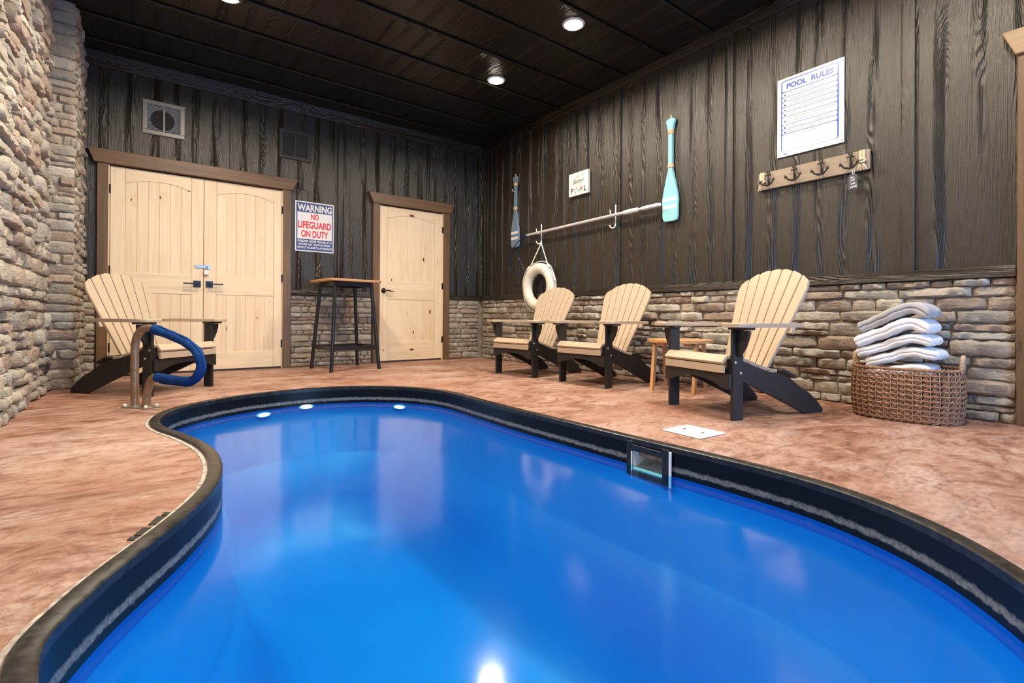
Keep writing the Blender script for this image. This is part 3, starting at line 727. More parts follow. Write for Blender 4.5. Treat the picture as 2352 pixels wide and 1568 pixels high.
# water
bm = bmesh.new(); wv = [bm.verts.new((p.x, p.y, -.115)) for p in inset(OUT, .051)]; bm.faces.new(wv)
wo = fin('pool_water', bm, M['water'], None, False)
props(wo, 'still blue water filling the freeform pool', 'water', None, 'stuff')

# ------------------------------------------------------------------ ceiling lights
def ceiling_light(x, y, label):
    t = thing('ceiling_light', label, 'light', (x, y, ZC), 0, 'recessed ceiling lights')
    bm = bmesh.new(); lathe(bm, [(.074, -.001), (.096, -.001), (.094, -.007), (.078, -.012), (.074, -.006)], n=32); fin('trim_ring', bm, M['lampring'], t)
    bm = bmesh.new(); lathe(bm, [(.075, -.006), (.06, -.018), (.03, -.024), (0, -.025)], n=32); fin('lens', bm, M['lens'], t)
    area('ceiling_lamp', (x, y, ZC - .03), (0, 0, 0), .14, .14, LAMP_W * (1.25 if x < 1 else 1.0), (1.0, 0.86, 0.68), 'DISK', R(165))
LX = [(2.945, 4.26, 'glowing recessed ceiling light nearest the far corner'), (2.905, 3.05, 'glowing recessed ceiling light over the right side, nearer the camera'), (2.92, 1.84, 'recessed ceiling light above the towel basket, out of frame'),
      (2.92, .63, 'recessed ceiling light near the right wall opening, out of frame'), (.50, 4.41, 'recessed ceiling light at the top edge above the double doors'), (.50, 3.2, 'recessed ceiling light over the left deck, out of frame'),
      (.50, 2.0, 'recessed ceiling light over the left pool bend, out of frame'), (.50, .8, 'recessed ceiling light above the camera'), (1.72, 5.1, None)]
for x, y, lb in LX:
    if lb: ceiling_light(x, y, lb)

# ------------------------------------------------------------------ adirondack chairs
def make_chair(label):
    t = thing('adirondack_chair', label, 'chair', group='tan and black adirondack chairs')
    tan, bl = M['tan'], M['blackpoly']
    for s in (-1, 1):
        lg = lohi('leg', (s * .265, 0, 0), (s * .287, .080, .526), bl, t, .003)
        for y, z in ((.018, .337), (.058, .275)):
            bm = bmesh.new(); lathe(bm, [(.0085, 0), (.0075, .004), (.004, .006), (0, .0065)], n=12, mtx=Matrix.Translation((s * .287, y, z)) @ Matrix.Rotation(s * R(90), 4, 'Y'))
            fin('bolt', bm, M['bolt'], lg)
        prism_o('bracket', [(s * .287, .524), (s * .368, .524), (s * .366, .490), (s * .345, .440), (s * .318, .395), (s * .300, .372), (s * .287, .368)], 'y', .028, .050, bl, t, .002)
        lohi('arm_plate', (s * .238, .008, .526), (s * .382, .068, .540), bl, t, .002)
        pts = [(s * .245, -.045), (s * .258, -.058), (s * .345, -.058), (s * .372, -.048), (s * .388, -.020), (s * .390, .05), (s * .388, .12), (s * .378, .22), (s * .362, .32), (s * .345, .42), (s * .335, .50), (s * .268, .50), (s * .262, .40), (s * .252, .28), (s * .245, .18)]
        prism_o('arm', pts, 'z', .540, .565, tan, t, .004)
        st = [(-.002, .352), (.05, .350), (.10, .338), (.20, .303), (.29, .272), (.345, .265), (.40, .258), (.48, .226), (.567, .166), (.639, .129), (.701, .085), (.736, .047), (.761, .019), (.758, .006), (.748, 0), (.605, 0), (.45, .072), (.298, .138), (.20, .180), (.091, .223), (.05, .24), (-.002, .258)]
        prism_o('stringer', st, 'x', s * .241, s * .264, bl, t, .003)
    ap = [(-.284, .270), (.284, .270), (.284, .182)] + [(.284 - .568 * i / 12, .182 + .050 * (1 - abs(1 - 2 * (i - 1) / 10) ** 2.4)) for i in range(1, 12)] + [(-.284, .182)]
    prism_o('apron', ap, 'y', -.028, -.002, bl, t, .003)
    lohi('seat_slat', (-.258, -.050, .274), (.258, -.029, .320), tan, t, .003)
    box('seat_slat', (0, -.030, .3515), (.516, .058, .020), tan, t, .003, Matrix.Rotation(R(46), 4, 'X'))
    cz = [(-.010, .3795), (.068, .3725), (.146, .3475), (.224, .3190), (.300, .2945)]
    for (y0, z0), (y1, z1) in zip(cz, cz[1:]):
        a = math.atan2(z1 - z0, y1 - y0); L = math.hypot(z1 - z0, y1 - y0)
        box('seat_slat', (0, (y0 + y1) / 2 + .011 * math.sin(a), (z0 + z1) / 2 - .011 * math.cos(a)), (.522, L - .007, .022), tan, t, .003, Matrix.Rotation(a, 4, 'X'))
    box('seat_slat', (0, .340, .2765), (.522, .068, .022), tan, t, .003, Matrix.Rotation(R(-4), 4, 'X'))
    lohi('rear_cleat', (-.240, .420, .175), (.240, .438, .245), bl, t, .002)
    box('rear_cleat', (.0, .470, .255), (.528, .12, .020), bl, t, .002, Matrix.Rotation(R(-24), 4, 'X'))
    # back
    tn = math.atan(.443); sy, cz_ = math.sin(tn), math.cos(tn)
    b0 = Vector((0, .388, .280)); upv = Vector((0, sy, cz_)); nv = Vector((0, -cz_, sy))
    def top(x):
        return .703 - .118 * (abs(x) / .285) ** 2.3
    for i in range(7):
        e0, e1 = (i - 3.5) / 3.5, (i - 2.5) / 3.5
        def hx(e, s): return e * (.184 + (.286 - .184) * s / .60)
        g = .0035; s0 = .0
        pts = [(hx(e0, s0) + g, s0), (hx(e1, s0) - g, s0)]
        xr = hx(e1, .62) - g; xl = hx(e0, .62) + g
        sr, sl = top(hx(e1, .62)), top(hx(e0, .62))
        cr = .012; crr = .035 if i == 6 else cr; cll = .035 if i == 0 else cr
        pts += [(hx(e1, sr - crr) - g, sr - crr), (hx(e1, sr) - g - crr * .3, sr - crr * .22)]
        for k in range(1, 4):
            x = xr + (xl - xr) * k / 4; pts.append((x, top(x)))
        pts += [(hx(e0, sl) + g + cll * .3, sl - cll * .22), (hx(e0, sl - cll) + g, sl - cll)]
        bm = bmesh.new()
        f = [bm.verts.new(b0 + Vector((x, 0, 0)) + upv * s + nv * .010) for x, s in pts]; bk = [bm.verts.new(b0 + Vector((x, 0, 0)) + upv * s - nv * .010) for x, s in pts]
        n = len(pts); F1 = bm.faces.new(f); F2 = bm.faces.new(bk[::-1])
        for k in range(n): bm.faces.new((f[k], f[(k + 1) % n], bk[(k + 1) % n], bk[k]))
        bmesh.ops.bevel(bm, geom=list(F1.edges) + list(F2.edges), offset=.003, segments=1, profile=.5, affect='EDGES')
        fin('back_slat', bm, tan, t)
    c = b0 + upv * .28 - nv * .024
    box('back_rail', (0, c.y, c.z), (.50, .024, .06), tan, t, .002, Matrix.Rotation(-tn, 4, 'X'))
    c = b0 + upv * .50 - nv * .022
    box('back_rail', (0, c.y, c.z), (.50, .024, .05), tan, t, .002, Matrix.Rotation(-tn, 4, 'X'))
    return t
chA = make_chair('nearest tan and black chair, between the cedar table and the towel basket')
chB = copy_tree(chA); chB['label'] = 'middle of three tan and black chairs along the right wall, left of the cedar table'
chC = copy_tree(chA); chC['label'] = 'farthest chair of the right-hand row, in front of the white life ring'
chD = copy_tree(chA); chD['label'] = 'tan and black chair in the left corner before the double pine doors'
for o, (x, y, a) in zip((chA, chB, chC, chD), ((2.797, 1.790, -106.0), (3.081, 3.111, -88.6), (3.012, 4.021, -85.2), (.248, 4.605, 42.3))):
    o.location = (x, y, 0); o.rotation_euler = (0, 0, R(a))

# ------------------------------------------------------------------ bar table
bt = thing('bar_table', 'tall square bar table with wooden top and black metal legs', 'table', (1.815, 5.595, 0), R(6))
h = .305; rr = .06; pts = []
for sx, sy, a0 in ((1, 1, 0), (-1, 1, 90), (-1, -1, 180), (1, -1, 270)):
    for k in range(6):
        a = R(a0 + 18 * k); pts.append((sx * (h - rr) + rr * math.cos(a), sy * (h - rr) + rr * math.sin(a)))
prism_o('table_top', pts, 'z', .972, .996, M['tabletop'], bt, .004)
for sx in (-1, 1):
    for sy in (-1, 1):
        tube_o('leg', [(sx * .275, sy * .275, 0), (sx * .205, sy * .205, .965)], .0205, M['blackmetal'], bt, 14)
for s in (-1, 1):
    lohi('apron', (-.20, s * .205 - .012, .925), (.20, s * .205 + .012, .970), M['blackmetal'], bt, .002)
    lohi('apron', (s * .205 - .012, -.20, .925), (s * .205 + .012, .20, .970), M['blackmetal'], bt, .002)
    lohi('footrest', (-.25, s * .258 - .010, .225), (.25, s * .258 + .010, .270), M['blackmetal'], bt, .002)
    lohi('footrest', (s * .258 - .010, -.25, .225), (s * .258 + .010, .25, .270), M['blackmetal'], bt, .002)

# ------------------------------------------------------------------ cedar side table
stb = thing('side_table', 'small round slatted cedar table between two chairs by the stone wall', 'table', (3.60, 2.475, 0), R(20))
n = 5; rad = .262
for i in range(n):
    x0 = -rad + 2 * rad * i / n + .003; x1 = -rad + 2 * rad * (i + 1) / n - .003
    top_ = []; bot = []
    for k in range(9):
        x = x0 + (x1 - x0) * k / 8; y = math.sqrt(max(1e-5, rad * rad - x * x)); top_.append((x, y)); bot.append((x, -y))
    prism_o('slat', top_ + bot[::-1], 'z', .392, .414, M['cedar'], stb, .002)
for s in (-1, 1):
    lohi('batten', (-.19, s * .11 - .03, .365), (.19, s * .11 + .03, .391), M['cedar'], stb, .002)
    for q in (-1, 1):
        bm = bmesh.new(); prism(bm, [(q * .09, .391), (q * .165, .391), (q * .245, 0), (q * .180, 0)], 'y', s * .165 - .012, s * .165 + .012, .002); fin('leg', bm, M['cedar'], stb)

# ------------------------------------------------------------------ towel basket
bk = thing('basket', 'brown woven oval basket holding towels on the deck by stone wall', 'basket', (3.695, .965, 0), R(4))
def oval(th, a=.205, b=.262, p=2.7):
    c, s = math.cos(th), math.sin(th)
    k = (abs(c / a) ** p + abs(s / b) ** p) ** (-1 / p); return c * k, s * k
HB = .303; rows = 10; NK = 38
bm = bmesh.new()
for r_ in range(rows):
    z0 = .018 + r_ * (HB - .03) / (rows - .4)
    flare = 1 - .05 * abs(1 - 2 * (r_ + .3) / rows) ** 2
    for ph in (0, 1, 2):
        seg = NK * 6; P = []; rad_ = []
        for i in range(seg):
            th = 2 * PI * i / seg; x, y = oval(th); w = math.sin(NK / 2 * th * 2 / 2 + PI * ph) if ph < 2 else 0
            k2 = 1 + (0.028 * math.cos(NK / 2 * th + PI * ph) if ph < 2 else .012)
            P.append((x * flare * k2, y * flare * k2, z0 + .0125 * w + random.uniform(-.0012, .0012)))
            rad_.append(.0040 if ph < 2 else .0025 + .0050 * abs(math.sin(NK / 2 * th)) )
        tube(bm, P, rad_, 5, True)
o = fin('weave', bm, M['wicker'], bk, True, 60); o['kind'] = 'stuff'
bm = bmesh.new()
for i in range(NK):
    th = 2 * PI * i / NK; x, y = oval(th)
    tube(bm, [(x * .945, y * .945, .008), (x * .995, y * .995, HB * .5), (x * .965, y * .965, HB - .004)], .003, 5)
o = fin('stakes', bm, M['stake'], bk, True, 60); o['kind'] = 'stuff'
bm = bmesh.new()
for ph in (0, 1):
    seg = 240; P = []
    for i in range(seg):
        th = 2 * PI * i / seg; x, y = oval(th); a = 36 * th + PI * ph
        P.append((x * (.965 + .018 * math.cos(a)), y * (.965 + .018 * math.cos(a)), HB + .0045 * math.sin(a)))
    tube(bm, P, .0065, 6, True)
fin('rim', bm, M['wicker'], bk, True, 60)
for s in (-1, 1):
    bm = bmesh.new()
    for ph in (0, 1):
        base = smoothpath([(-.035, s * .252, HB - .01), (-.030, s * .256, HB + .05), (0, s * .258, HB + .082), (.030, s * .256, HB + .05), (.035, s * .252, HB - .01)], 40)
        tube(bm, [(p.x + .005 * math.cos(i * .9 + PI * ph), p.y + .005 * math.sin(i * .9 + PI * ph), p.z) for i, p in enumerate(base)], .0065, 6)
    fin('handle', bm, M['raffia'], bk, True, 60)
prism_o('base', [tuple(v * .93 for v in oval(2 * PI * i / 40)) for i in range(40)], 'z', .004, .014, M['wicker'], bk)

# towels: each a folded slab swept along a path in the (y, z) plane
def towel(label, path, thick, mat, x0=3.565, x1=3.825, seed=1, groove=.006, ngr=1):
    rnd = random.Random(seed)
    t = thing('towel', label, 'towel', (0, 0, 0), 0, 'folded towels in the basket')
    C = smoothpath([(0, y, z) for y, z in path], 30); hb = thick / 2
    # cross-section (u along x, v across the thickness) with the fold lines as grooves in the front edge
    sec = []; re = hb * .62; nf = 21
    for k in range(nf):
        a = -1 + 2 * k / (nf - 1); e = max(0.0, (abs(a) * hb - (hb - re)) / re)
        dx = re * (1 - math.sqrt(max(0, 1 - e * e)))
        for g in range(ngr):
            ga = -1 + 2 * (g + 1) / (ngr + 1); dx += groove * math.exp(-((a - ga) / .09) ** 2)
        sec.append((x0 + dx, a * hb))
    for k in range(1, 12): sec.append((x0 + re + (x1 - x0 - 2 * re) * k / 12, hb))
    for k in range(8):
        b = R(90 - 180 * k / 7); sec.append((x1 - re + re * math.cos(b), hb * math.sin(b)))
    for k in range(11, 0, -1): sec.append((x0 + re + (x1 - x0 - 2 * re) * k / 12, -hb))
    d_end = (C[-1] - C[-2]).normalized(); d_st = (C[0] - C[1]).normalized()
    rings = [(C[0] + d_st * .010, .72), (C[0] + d_st * .007, .93)] + [(p, 1.0) for p in C] + [(C[-1] + d_end * hb * .95 * math.sin(R(q)), math.cos(R(q))) for q in (18, 36, 52, 66, 78, 86)]
    bm = bmesh.new(); rows_ = []; n = len(rings)
    for i, (p, k) in enumerate(rings):
        a, b = rings[max(0, i - 1)][0], rings[min(n - 1, i + 1)][0]; d = (b - a).normalized(); nv = Vector((0, -d.z, d.y))
        if nv.z < 0: nv = -nv
        row = []
        for x, v in sec:
            wob = .0030 * math.sin(23 * x + seed * 1.7) * math.sin(.45 * i + seed) + .0018 * math.sin(61 * x + .9 * i) + rnd.uniform(-.0005, .0005)
            q = p + nv * (v * k + wob); q.x = x + .005 * math.sin(.35 * i + seed) + (1 - k) * .012 * (1 if x < (x0 + x1) / 2 else -1); row.append(bm.verts.new(q))
        rows_.append(row)
    m = len(sec)
    for i in range(n - 1):
        for k in range(m): bm.faces.new((rows_[i][k], rows_[i][(k + 1) % m], rows_[i + 1][(k + 1) % m], rows_[i + 1][k]))
    bm.faces.new(rows_[0][::-1]); bm.faces.new(rows_[-1])
    fin('cloth', bm, mat, t, True, 80)
    return t
towel('lowest white towel with a rounded fold just above the basket rim', [(1.125, .250), (1.06, .266), (.96, .293), (.89, .303), (.845, .296)], .056, M['towelw'], 3.575, 3.80, 1)
towel('white towel second from the bottom with a drooping rounded end', [(1.130, .324), (1.06, .349), (.96, .388), (.88, .402), (.815, .384)], .054, M['towelw'], 3.575, 3.82, 2)
towel('white towel in the middle of the stack, under the thick one', [(1.175, .380), (1.06, .424), (.96, .469), (.89, .482), (.842, .464)], .052, M['towelw'], 3.57, 3.83, 3)
towel('thick white towel lying right below the grey one', [(1.180, .452), (1.06, .506), (.96, .556), (.895, .567), (.858, .545)], .068, M['towelw'], 3.56, 3.84, 4)
towel('grey towel lying on top of the white towel stack', [(1.165, .540), (1.06, .596), (.96, .649), (.895, .659), (.858, .634)], .066, M['towelg'], 3.575, 3.84, 5, .009, 1)

# ------------------------------------------------------------------ grab rail
gr = thing('grab_rail', 'bent steel pool grab rail with padded blue sleeve, bolted to deck', 'handrail', (0.0, 3.93, 0), math.atan2(-.8, .6))
# local x = outwards over the pool
spine = [(-.087, 0, .012), (-.090, 0, .16), (-.092, 0, .30), (-.088, 0, .40), (-.068, 0, .462), (-.025, 0, .498), (.025, 0, .510), (.084, 0, .500), (.20, 0, .470), (.306, 0, .436), (.385, 0, .398),
         (.440, 0, .345), (.458, 0, .285), (.442, 0, .228), (.400, 0, .196), (.340, 0, .184), (.20, 0, .190), (.10, 0, .198), (.062, 0, .188), (.036, 0, .155), (.022, 0, .11), (.014, 0, .06), (.012, 0, .012)]
SP = smoothpath(spine, 120)
tube_o('pipe', SP, .0235, M['rust'], gr, 14)
i0 = min(range(120), key=lambda i: (SP[i] - Vector((.065, 0, .505))).length); i1 = min(range(120), key=lambda i: (SP[i] - Vector((.105, 0, .198))).length)
seg = SP[i0:i1 + 1]
tube_o('sleeve', [(p.x, .003 * math.sin(i * .8), p.z) for i, p in enumerate(seg)], [(.0285 + .0009 * math.sin(i * .75) + .0005 * math.sin(i * 2.1) + (.004 if i < 4 else 0)) for i in range(len(seg))], M['cover'], gr, 16)
seam = []
for i, p in enumerate(seg[2:-2]):
    d = (seg[i + 3] - seg[i + 1]).normalized(); nv = Vector((d.z, 0, -d.x))
    if nv.dot(p - Vector((.24, 0, .35))) < 0: nv = -nv
    seam.append(p + nv * (.0285 + .0015 * math.sin(i * .5)) + Vector((0, -.008, 0)))
tube_o('sleeve_seam', seam, .0050, M['cover'], gr, 6)
bp = box('base_plate', (-.037, 0, .005), (.21, .10, .008), M['zinc'], gr, .002)
for x, y in ((-.125, -.035), (-.125, .035), (.052, -.035), (.052, .035)):
    bm = bmesh.new(); lathe(bm, [(.010, .009), (.010, .018), (.006, .023), (0, .023)], (x, y, 0), 10); fin('bolt_cap', bm, M['cream'], bp)
for x in (-.087, .012):
    bm = bmesh.new(); lathe(bm, [(.024, .009), (.031, .009), (.029, .016), (.024, .016)], (x, 0, 0), 20); fin('collar', bm, M['rust'], bp)

# ------------------------------------------------------------------ things on the right wall (local x = right as seen, -y = towards the room)
RW = R(-90)
def paddle(label, y, z0, L, mat, stripes, hook):
    t = thing('paddle', label, 'paddle', (XR, y, z0), RW, 'decorative wooden paddles')
    bw = .084; hw = .020
    P = [(-bw * .55, 0), (-bw * .86, .010), (-bw, .045), (-bw, .20), (-bw * .94, .26), (-bw * .62, .36), (-hw * 1.15, .455), (-hw, .48), (-hw, .845), (-hw * 1.2, .875), (-.046, .925), (-.048, .945), (-.036, .962), (0, .970)]
    P = [(x, z * L / .97) for x, z in P]; P = P + [(-x, z) for x, z in P[-2::-1]]
    prism_o('blade_and_shaft', P, 'y', -.042, -.014, mat, t, .005)
    for z in stripes: lohi('stripe', (-bw + .004, -.0432, z - .016), (bw - .012, -.042, z + .016), M['signwhite'], t, 0)
    for z in (.52, .84):
        bm = bmesh.new(); bx(bm, (0, -.028, z), (.052, .040, .046), .008); fin('raffia_wrap', bm, M['raffia'], t)
    tube_o('hanging_loop', smoothpath([(-.006, -.028, L - .004), (-.004, -.028, L + .028), (.004, -.028, L + .028), (.006, -.028, L - .004)], 10), .0035, M['rope'], t, 6)
    if hook: tube_o('cup_hook', smoothpath([(-.004, -.042, .742), (-.006, -.060, .742), (-.010, -.074, .752), (-.014, -.076, .768), (-.014, -.066, .778)], 12), .0035, M['bracket'], t, 6)
    return t
paddle('slate blue wooden paddle hanging nearest the far corner', 5.235, 1.522, .95, M['slate'], (.195, .122), True)
paddle('pale aqua wooden paddle hanging right of the long pole', 2.818, 1.500, .97, M['aqua'], (.205, .135), False)
# J hooks
def jhook(label, y, zt):
    t = thing('wall_hook', label, 'hook', (XR - .022, y, zt - .23), RW, 'white wall hooks under the pole')
    tube_o('rod', smoothpath([(0, -.007, .245), (0, -.008, .12), (0, -.009, .05), (-.004, -.016, .014), (-.018, -.034, .0), (-.034, -.050, .012), (-.040, -.057, .034)], 26), .0075, M['bracket'], t, 8)
    tube_o('cradle', smoothpath([(0, -.008, .165), (-.002, -.026, .128), (-.004, -.056, .124), (-.008, -.078, .145), (-.010, -.083, .185)], 20), .0065, M['bracket'], t, 8)
jhook('white wall hook carrying the far end of the pole and the life ring', 4.695, 1.736)
jhook('empty-ended white wall hook under the middle of the long pole', 3.490, 1.762)
# pole with crook loop
pz0, pz1 = (4.919, 1.640), (2.899, 1.668)
lp = thing('rescue_pole', 'long white telescopic pole with dark blue loop lying on two wall hooks', 'pole', (XR - .075, 4.919, 1.640), RW)
Lp = 2.02; sl = (pz1[1] - pz0[1]) / Lp
def pp(u): return (u, 0, u * sl)
tube_o('outer_tube', [pp(.10), pp(1.62)], .0165, M['alu'], lp, 14)
tube_o('inner_tube', [pp(0), pp(.11)], .0145, M['alu'], lp, 14)
tube_o('lock_collar', [pp(1.58), pp(1.62), pp(1.73), pp(1.76)], [.020, .024, .024, .020], M['white'], lp, 16)
tube_o('handle_tube', [pp(1.75), pp(1.82)], .013, M['alu'], lp, 14)
tube_o('grip', [pp(1.80), pp(1.83), pp(1.99), pp(2.02)], [.016, .019, .019, .015], M['white'], lp, 14)
tube_o('end_plug', [pp(-.018), pp(.004)], .016, M['slate'], lp, 14)
crook = smoothpath([(-.01, 0, .0), (-.10, -.01, -.03), (-.22, -.015, -.09), (-.33, -.01, -.20), (-.385, .0, -.33), (-.36, .01, -.43), (-.25, .015, -.485), (-.10, .02, -.52), (.0, .025, -.515), (-.07, .02, -.45), (-.16, .01, -.32), (-.19, .0, -.20), (-.14, .005, -.09), (-.06, .005, -.02), (-.01, .0, .0)], 80)
tube_o('crook_loop', crook, .0065, M['bluehose'], lp, 8)
# life ring
LRX = 3.855
lr = thing('life_ring', 'white life ring hanging by ropes from the wall hook behind a chair', 'life ring', (LRX, 4.625, .965), RW)
bm = bmesh.new(); n1, n2 = 48, 16; Rm, rm = .228, .066
g = [[bm.verts.new(((Rm + rm * math.cos(b)) * math.cos(a), -.9 * rm * math.sin(b), (Rm + rm * math.cos(b)) * math.sin(a))) for b in [2 * PI * k / n2 for k in range(n2)]] for a in [2 * PI * i / n1 for i in range(n1)]]
for i in range(n1):
    for k in range(n2): bm.faces.new((g[i][k], g[(i + 1) % n1][k], g[(i + 1) % n1][(k + 1) % n2], g[i][(k + 1) % n2]))
body = fin('ring_body', bm, M['ring'], lr, True, 80)
for a in (55, 125, 235, 305):
    for da in (-9, 9):
        bm = bmesh.new(); c = Vector((Rm * math.cos(R(a + da)), 0, Rm * math.sin(R(a + da)))); rad_v = Vector((math.cos(R(a + da)), 0, math.sin(R(a + da))))
        tube(bm, [c + rad_v * ((rm + .0015) * math.cos(b)) + Vector((0, -(rm * .9 + .0015) * math.sin(b), 0)) for b in [2 * PI * k / 20 for k in range(20)]], .002, 5, True); fin('strap_seam', bm, M['alu'], lr, True, 60)
rp = []
for i in range(72):
    a = 2 * PI * i / 72; bul = Rm + rm + .006 + .022 * abs(math.sin(2 * a - R(20)))
    rp.append((bul * math.cos(a), -.012, bul * math.sin(a)))
tube_o('grab_rope', rp, .0055, M['whiterope'], lr, 6, True)
tube_o('rope_tail', smoothpath([(.165, -.02, .235), (.23, -.03, .19), (.285, -.035, .125), (.33, -.035, .075), (.335, -.035, .06), (.29, -.03, .09), (.235, -.02, .15)], 26), .006, M['whiterope'], lr, 6)
hk = (-.085 + .01, -.045 + (XR - .0 - LRX) * 0, .545)
for s in (-1, 1):
    a = R(90 - s * 38); e = ((Rm + rm) * math.cos(a), -.01, (Rm + rm) * math.sin(a))
    tube_o('hanging_rope', [(-.040, .070, .553), (-.040 + s * .01, .06, .53), (e[0], e[1], e[2])], .0065, M['whiterope'], lr, 8)
    box('rope_cleat', ((Rm + rm + .008) * math.cos(a), -.008, (Rm + rm + .008) * math.sin(a)), (.058, .05, .030), M['ring'], lr, .005, Matrix.Rotation(PI / 2 - a, 4, 'Y'))
# plaque
pq = thing('plaque', 'small square cream plaque about life by the pool on the dark wall', 'plaque', (XR, 4.04, 1.988), RW)
lohi('backing', (-.158, -.026, 0), (.158, -.010, .262), M['signwhite'], pq, .001)
lohi('face', (-.157, -.036, .001), (.157, -.030, .261), M['cream'], pq, .001)
lohi('edge_line', (-.158, -.030, 0), (.158, -.026, .262), M['ink'], pq, 0)
text('Life is', pq, M['ruleink'], -.005, .212, .10, .034, -.0365, 0, .25)
text('Better', pq, M['ink'], 0, .160, .19, .052, -.0365, .008, .45)
text('by the', pq, M['ruleink'], .0, .112, .075, .026, -.0365, 0, .25)
text('P', pq, M['ink'], -.105, .060, .042, .066, -.0365, .02); text('L', pq, M['ink'], .108, .060, .042, .066, -.0365, .02)
def disc(name, parent, mat, cx, cz, r0, r1, a0, a1, y):
    bm = bmesh.new(); n = 10; A = [bm.verts.new((cx + r1 * math.cos(R(a0 + (a1 - a0) * k / n)), y, cz + r1 * math.sin(R(a0 + (a1 - a0) * k / n)))) for k in range(n + 1)]
    B = [bm.verts.new((cx + r0 * math.cos(R(a0 + (a1 - a0) * k / n)), y, cz + r0 * math.sin(R(a0 + (a1 - a0) * k / n)))) for k in range(n + 1)]
    for k in range(n): bm.faces.new((A[k], A[k + 1], B[k + 1], B[k]))
    fin(name, bm, mat, parent, False)
for k in range(4):
    disc('printed_ring', pq, M['coral'], -.040, .060, .016, .032, 45 + 90 * k, 95 + 90 * k, -.0365); disc('printed_ring', pq, M['signwhite'], -.040, .060, .016, .032, 95 + 90 * k, 135 + 90 * k, -.0364)
for (a0, a1), mm in zip(((20, 100), (100, 170), (170, 250), (250, 320), (320, 380)), ('coral', 'peach', 'teal', 'peach', 'coral')): disc('printed_ball', pq, M[mm], .036, .062, .001, .032, a0, a1, -.0365)
for k in range(3): disc('printed_drop', pq, M['teal'], .062 + .006 * k, .218 - .01 * (k % 2), .0, .006, 0, 360, -.0365)

# pool rules board
def rrect(x0, x1, z0, z1, r):
    P = []
    for cx, cz, a0 in ((x1 - r, z1 - r, 0), (x0 + r, z1 - r, 90), (x0 + r, z0 + r, 180), (x1 - r, z0 + r, 270)):
        for k in range(5): P.append((cx + r * math.cos(R(a0 + 22.5 * k)), cz + r * math.sin(R(a0 + 22.5 * k))))
    return P
SW, SH = .460, .606
pr = thing('rules_sign', 'large white and blue POOL RULES sign on the dark right wall', 'sign', (XR, 1.625, 1.848), RW)
lohi('board', (-SW / 2, -.012, 0), (SW / 2, -.004, SH), M['signwhite'], pr, .001)
bxl, bxr = -SW / 2 + .063 * SW, SW / 2 - .07 * SW
prism_o('border', rrect(bxl, bxr, SH * .062, SH * .968, .022), 'y', -.0128, -.012, M['rulesblue'], pr)
def cell(a, b, r=.010): prism_o('rule_cell', rrect(bxl + .008, bxr - .010, SH * (1 - b), SH * (1 - a), r), 'y', -.0136, -.0128, M['signwhite'], pr)
cell(.046, .176, .016)
text('POOL  RULES', pr, M['rulesblue'], .002, SH * (1 - .113), .325, .044, -.0141, .045)
RULES = [(.186, .243, ['WARNING: NO LIFEGUARD ON DUTY'], .268), (.250, .306, ['SHOWER BEFORE ENTERING POOL'], .262), (.313, .369, ['NO ANIMALS IN POOL OR ON POOL DECK'], .314), (.376, .432, ['NO FOOD OR DRINK IN POOL OR ON DECK'], .322), (.439, .495, ['NO DIVING'], .077),
         (.502, .597, ['CHILDREN UNDER 12 YEARS OLD MUST BE', 'ACCOMPANIED BY AN ADULT'], .326), (.604, .655, ['BATHING LOAD'], .113), (.662, .713, ['EMERGENCY ASSISTANCE'], .195)]
for k, (a, b, ls, w) in enumerate(RULES):
    cell(a, b); zc = SH * (1 - (a + b) / 2); xl = bxl + .052
    box('bullet', (bxl + .029, -.0138, zc - .004), (.013, .001, .012), M['ruleink'], pr, 0)
    if len(ls) == 1: text(ls[0], pr, M['ruleink'], xl + w / 2, zc - .002, w, .0135, -.0141, .0)
    else:
        text(ls[0], pr, M['ruleink'], xl + w / 2, zc + .011, w, .0135, -.0141, .0); text(ls[1], pr, M['ruleink'], xl + .107, zc - .010, .214, .0135, -.0141, .0)
    if ls[0].startswith('BATHING'): text('PERSONS', pr, M['ruleink'], .088, zc - .002, .078, .0135, -.0141, .0); lohi('fill_line', (-.05, -.0140, zc - .008), (.045, -.0136, zc - .0072), M['ruleink'], pr, 0)
cell(.722, .936, .016)
text('POOL HOURS', pr, M['ruleink'], 0, SH * (1 - .752), .100, .0135, -.0141, .0); text('STRICTLY ENFORCED', pr, M['alu'], 0, SH * (1 - .774), .095, .007, -.0141)
text('TO', pr, M['ruleink'], 0, SH * (1 - .866), .020, .011, -.0141)
for x0, x1 in ((-.150, -.025), (.020, .165)): lohi('fill_line', (x0, -.0140, SH * .112), (x1, -.0136, SH * .1145), M['ruleink'], pr, 0)
for x in (-SW / 2 + .010, SW / 2 - .012):
    for z in (.018, SH - .022):
        bm = bmesh.new(); lathe(bm, [(.004, 0), (.003, .002), (0, .0025)], n=8, mtx=Matrix.Translation((x, -.012, z)) @ Matrix.Rotation(R(90), 4, 'X')); fin('screw', bm, M['iron'], pr)
box('printer_mark', (-SW / 2 + .062, -.0123, .018), (.026, .0008, .008), M['rulesblue'], pr, 0)

